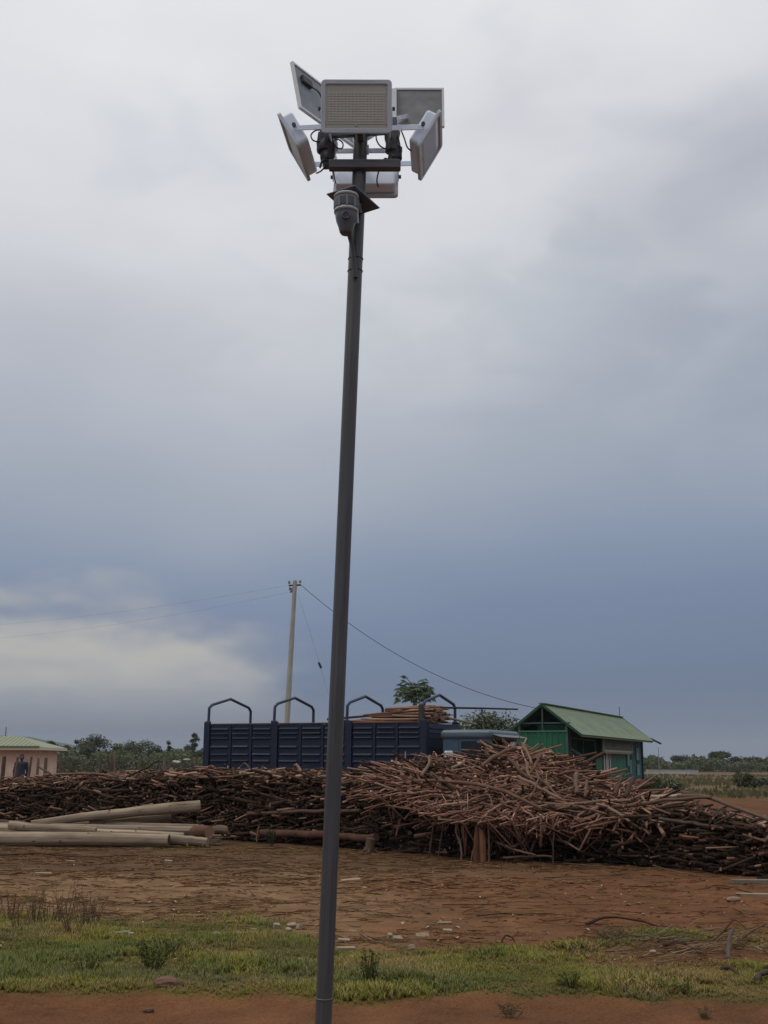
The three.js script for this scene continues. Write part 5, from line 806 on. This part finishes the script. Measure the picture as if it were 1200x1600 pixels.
{ // fine dead twigs tangled in the right hand grass
  const B = new Buf(), C = [[.16, .10, .06], [.10, .06, .035], [.26, .18, .10], [.34, .25, .15]];
  for (let i = 0; i < 230; i++) { const px = 1060 + gauss() * 150, py = 1484 + gauss() * 26; if (py < 1446) continue; const p = G(px, py); const L = rr(.06, .38), yaw = gauss() * .7, d = V(Math.cos(yaw), rr(-.05, .25), Math.sin(yaw)).multiplyScalar(L), r = rr(.0015, .005), a = p.clone().setY(gh(p.x, p.z) + rr(0, .03)), c = mul(pick(C), rr(.7, 1.1)); B.tube(bend(a, a.clone().add(d), .12, 4), [r, r, r * .8, r * .5], 4, c, c); }
  solo('dead_twigs', B.geo(), VC(), 'thin dead twigs tangled through the right hand grass', 'twigs', undefined, 'stuff');
}
// grass: tufts of thin blades, one object
{
  const blade = (B, a, h, lean, w, c0, c1) => { const d = V(Math.cos(a), 0, Math.sin(a)), s = V(-d.z, 0, d.x), o = V(rr(-.02, .02), 0, rr(-.02, .02)); const k = B.nv, pts = [o, o.clone().add(V(d.x * lean * h * .3, h * .55, d.z * lean * h * .3)), o.clone().add(V(d.x * lean * h, h * (1 - .25 * lean), d.z * lean * h))];
    const W = [w, w * .8, 0]; pts.forEach((p, i) => { const c = i < 2 ? (i ? c1 : c0) : c1; if (i < 2) { B.vert(p.x - s.x * W[i], p.y, p.z - s.z * W[i], d.x * .4, .9, d.z * .4, c); B.vert(p.x + s.x * W[i], p.y, p.z + s.z * W[i], d.x * .4, .9, d.z * .4, c); } else B.vert(p.x, p.y, p.z, d.x * .4, .9, d.z * .4, c); });
    B.i.push(k, k + 1, k + 2, k + 1, k + 3, k + 2, k + 2, k + 3, k + 4); };
  const B = new Buf(); for (let i = 0; i < 11; i++) blade(B, rnd() * 6.283, rr(.5, 1), rr(.15, .9), rr(.022, .04), [.8, .8, .75], [1, 1, 1]);
  const g = B.geo(); const spots = [], GC = [[.26, .265, .026], [.31, .295, .030], [.19, .215, .024], [.30, .255, .045], [.38, .285, .105]];
  for (let i = 0; i < 260000 && spots.length < 62000; i++) {
    const Z = rnd() < .93 ? 7.6 + 5.6 * Math.pow(rnd(), 1.1) : rr(19, 23.5), x = rr(-.40, .40) * Z, d = grassAt(x, Z); if (rnd() > d * d * (Z > 15 ? .8 : 1) * (.25 + .75 * sm(.36, .56, fbm(x * 1.6 + 3, Z * 2 + 5, 0, 4)))) continue;
    const n = fbm(x * 1.1 + 7, Z * 1.4 + 2, 0, 4), h = (.014 + .075 * Math.pow(n, 2.0) * (.3 + d)) * rr(.5, 1.7) * (.45 + .55 * sm(0, .5, Z - frontEdge(x))) * (x / Z < -.1 ? 1.15 : 1) * (Z > 15 ? 1.6 : 1);
    const dry = fbm(x * .9 + 30, Z * 1.1, 0, 4) + (x / Z > .1 ? .05 : -.02) + .05 * sm(9.5, 11.5, Z), k = rnd() < sm(.42, .68, dry) ? (rnd() < .55 ? 4 : 3) : pick([0, 0, 1, 1, 2, 3]); spots.push([x, Z, h, k]);
  }
  const im = new THREE.InstancedMesh(g, VC({ side: THREE.DoubleSide, roughness: .9, transmission: .35 }), spots.length), m = new THREE.Matrix4(), q = new THREE.Quaternion(), col = new THREE.Color();
  spots.forEach(([x, Z, h, k], i) => { q.setFromAxisAngle(V(0, 1, 0), rnd() * 6.283); m.compose(V(x, gh(x, -Z) - .004, -Z), q, V(h * rr(.8, 1.3), h, h * rr(.8, 1.3))); im.setMatrixAt(i, m); const j = rr(.7, 1.25), c = GC[k]; const pv = sm(.40, .60, fbm(x * 1.3 + 60, Z * 1.7 + 11, 0, 4)), j2 = j * mix(.78, 1.1, pv); col.setRGB(c[0] * j2 * mix(.86, 1.05, pv), c[1] * j2, c[2] * j2); im.setColorAt(i, col); });
  im.name = 'grass'; sh(im); scene.add(im); tag(im, 'short uneven green and straw coloured grass along the foreground verge', 'grass', undefined, 'stuff');
}
// single weeds
function weed(px, py, H, W, n, c, label, o = {}) {
  const b = G(px, py); b.y = gh(b.x, b.z); const t = thing(o.name ?? 'leafy_weed', label, 'weed', b, 0, o.group), S = new Buf(), Lf = new Buf();
  for (let k = 0; k < n; k++) { const a = rnd() * 6.283, r = W * Math.sqrt(rnd()) * .5, h = H * rr(.6, 1), e = V(Math.cos(a) * r, h, Math.sin(a) * r), pts = bend(V(Math.cos(a) * r * .25, -.01, Math.sin(a) * r * .25), e, .07, 5); S.tube(pts, [.003, .003, .0025, .002, .0015], 4, o.stem ?? [.1, .09, .04], c);
    for (let j = 0; j < (o.leaves ?? 14); j++) { const u = rr(.25, 1), p = pts[Math.min(4, Math.floor(u * 5))].clone().lerp(pts[Math.min(4, Math.floor(u * 5) + 1)], rnd()), d = V(gauss(), rr(-.1, .8), gauss()).normalize(), q = rr(.7, 1.3); Lf.leaf(p, d, V(0, 1, 0), (o.L ?? .026) * rr(.6, 1.3), (o.L ?? .026) * (o.fat ?? .4) * rr(.7, 1.2), mul(c, q)); } }
  part('stem', S.geo(), leafMat, t); part('leaves', Lf.geo(), leafMat, t);
}
const wg = [.15, .165, .035];
weed(577, 1541, .24, .17, 16, wg, 'tallest dark leafy weed in the grass right of the pole', { leaves: 26 });
weed(613, 1552, .12, .18, 11, wg, 'lower leafy weed beside the tallest one right of the pole');
weed(240, 1524, .20, .34, 24, [.14, .165, .035], 'dark green bushy weed in the middle of the left grass', { L: .03, leaves: 26 });
weed(258, 1497, .15, .3, 18, wg, 'dark weed just behind the bushy one in the left grass');
weed(135, 1528, .15, .30, 18, wg, 'dark weed between the border and the bushy weed in the left grass');
weed(893, 1548, .10, .30, 18, [.15, .17, .035], 'low green weed in the right grass left of the dead branches');
weed(1050, 1555, .09, .36, 20, [.15, .17, .035], 'low spreading weed at the front edge of the right grass');
const rw = [.19, .11, .065];
for (const [px, py, h, label] of [[15, 1441, .30, 'dry reddish weed clump at the left border'], [55, 1450, .33, 'dry reddish weed clump second from the left border'], [74, 1452, .26, 'low dry weed clump before the second one from the left'], [98, 1452, .42, 'tallest dry reddish weed in the left weed patch'], [130, 1455, .32, 'dry reddish weed right of the tallest one in the left patch'], [146, 1446, .25, 'small dry weed at the right end of the left weed patch'], [30, 1458, .26, 'greenish dry weed in the front of the left weed patch'], [112, 1466, .25, 'greenish dry weed in front of the tallest dry weed']]) weed(px, py, h, .34, 15, rnd() < .5 ? rw : [.15, .13, .05], label, { name: 'dry_weed', L: .028, leaves: 12, stem: [.19, .12, .075], fat: .35 });
weed(425, 1321, .28, .3, 10, [.06, .09, .03], 'small green weed at the foot of the left stack beside a propped stick', { L: .07 });
weed(955, 1470, .07, .4, 26, [.24, .18, .10], 'dry straw coloured tuft on the right before the bare earth', { name: 'dry_weed', L: .05, fat: .12, stem: [.24, .18, .1] });
weed(1100, 1588, .06, .12, 8, [.26, .19, .1], 'small dry straw tuft on the front soil at the right', { name: 'dry_weed', L: .04, fat: .12, stem: [.24, .18, .1] });
weed(800, 1590, .07, .16, 10, [.2, .16, .08], 'dry straw tuft on the front soil right of the pole', { name: 'dry_weed', L: .04, fat: .12, stem: [.24, .18, .1] });

renderer.render(scene, camera);
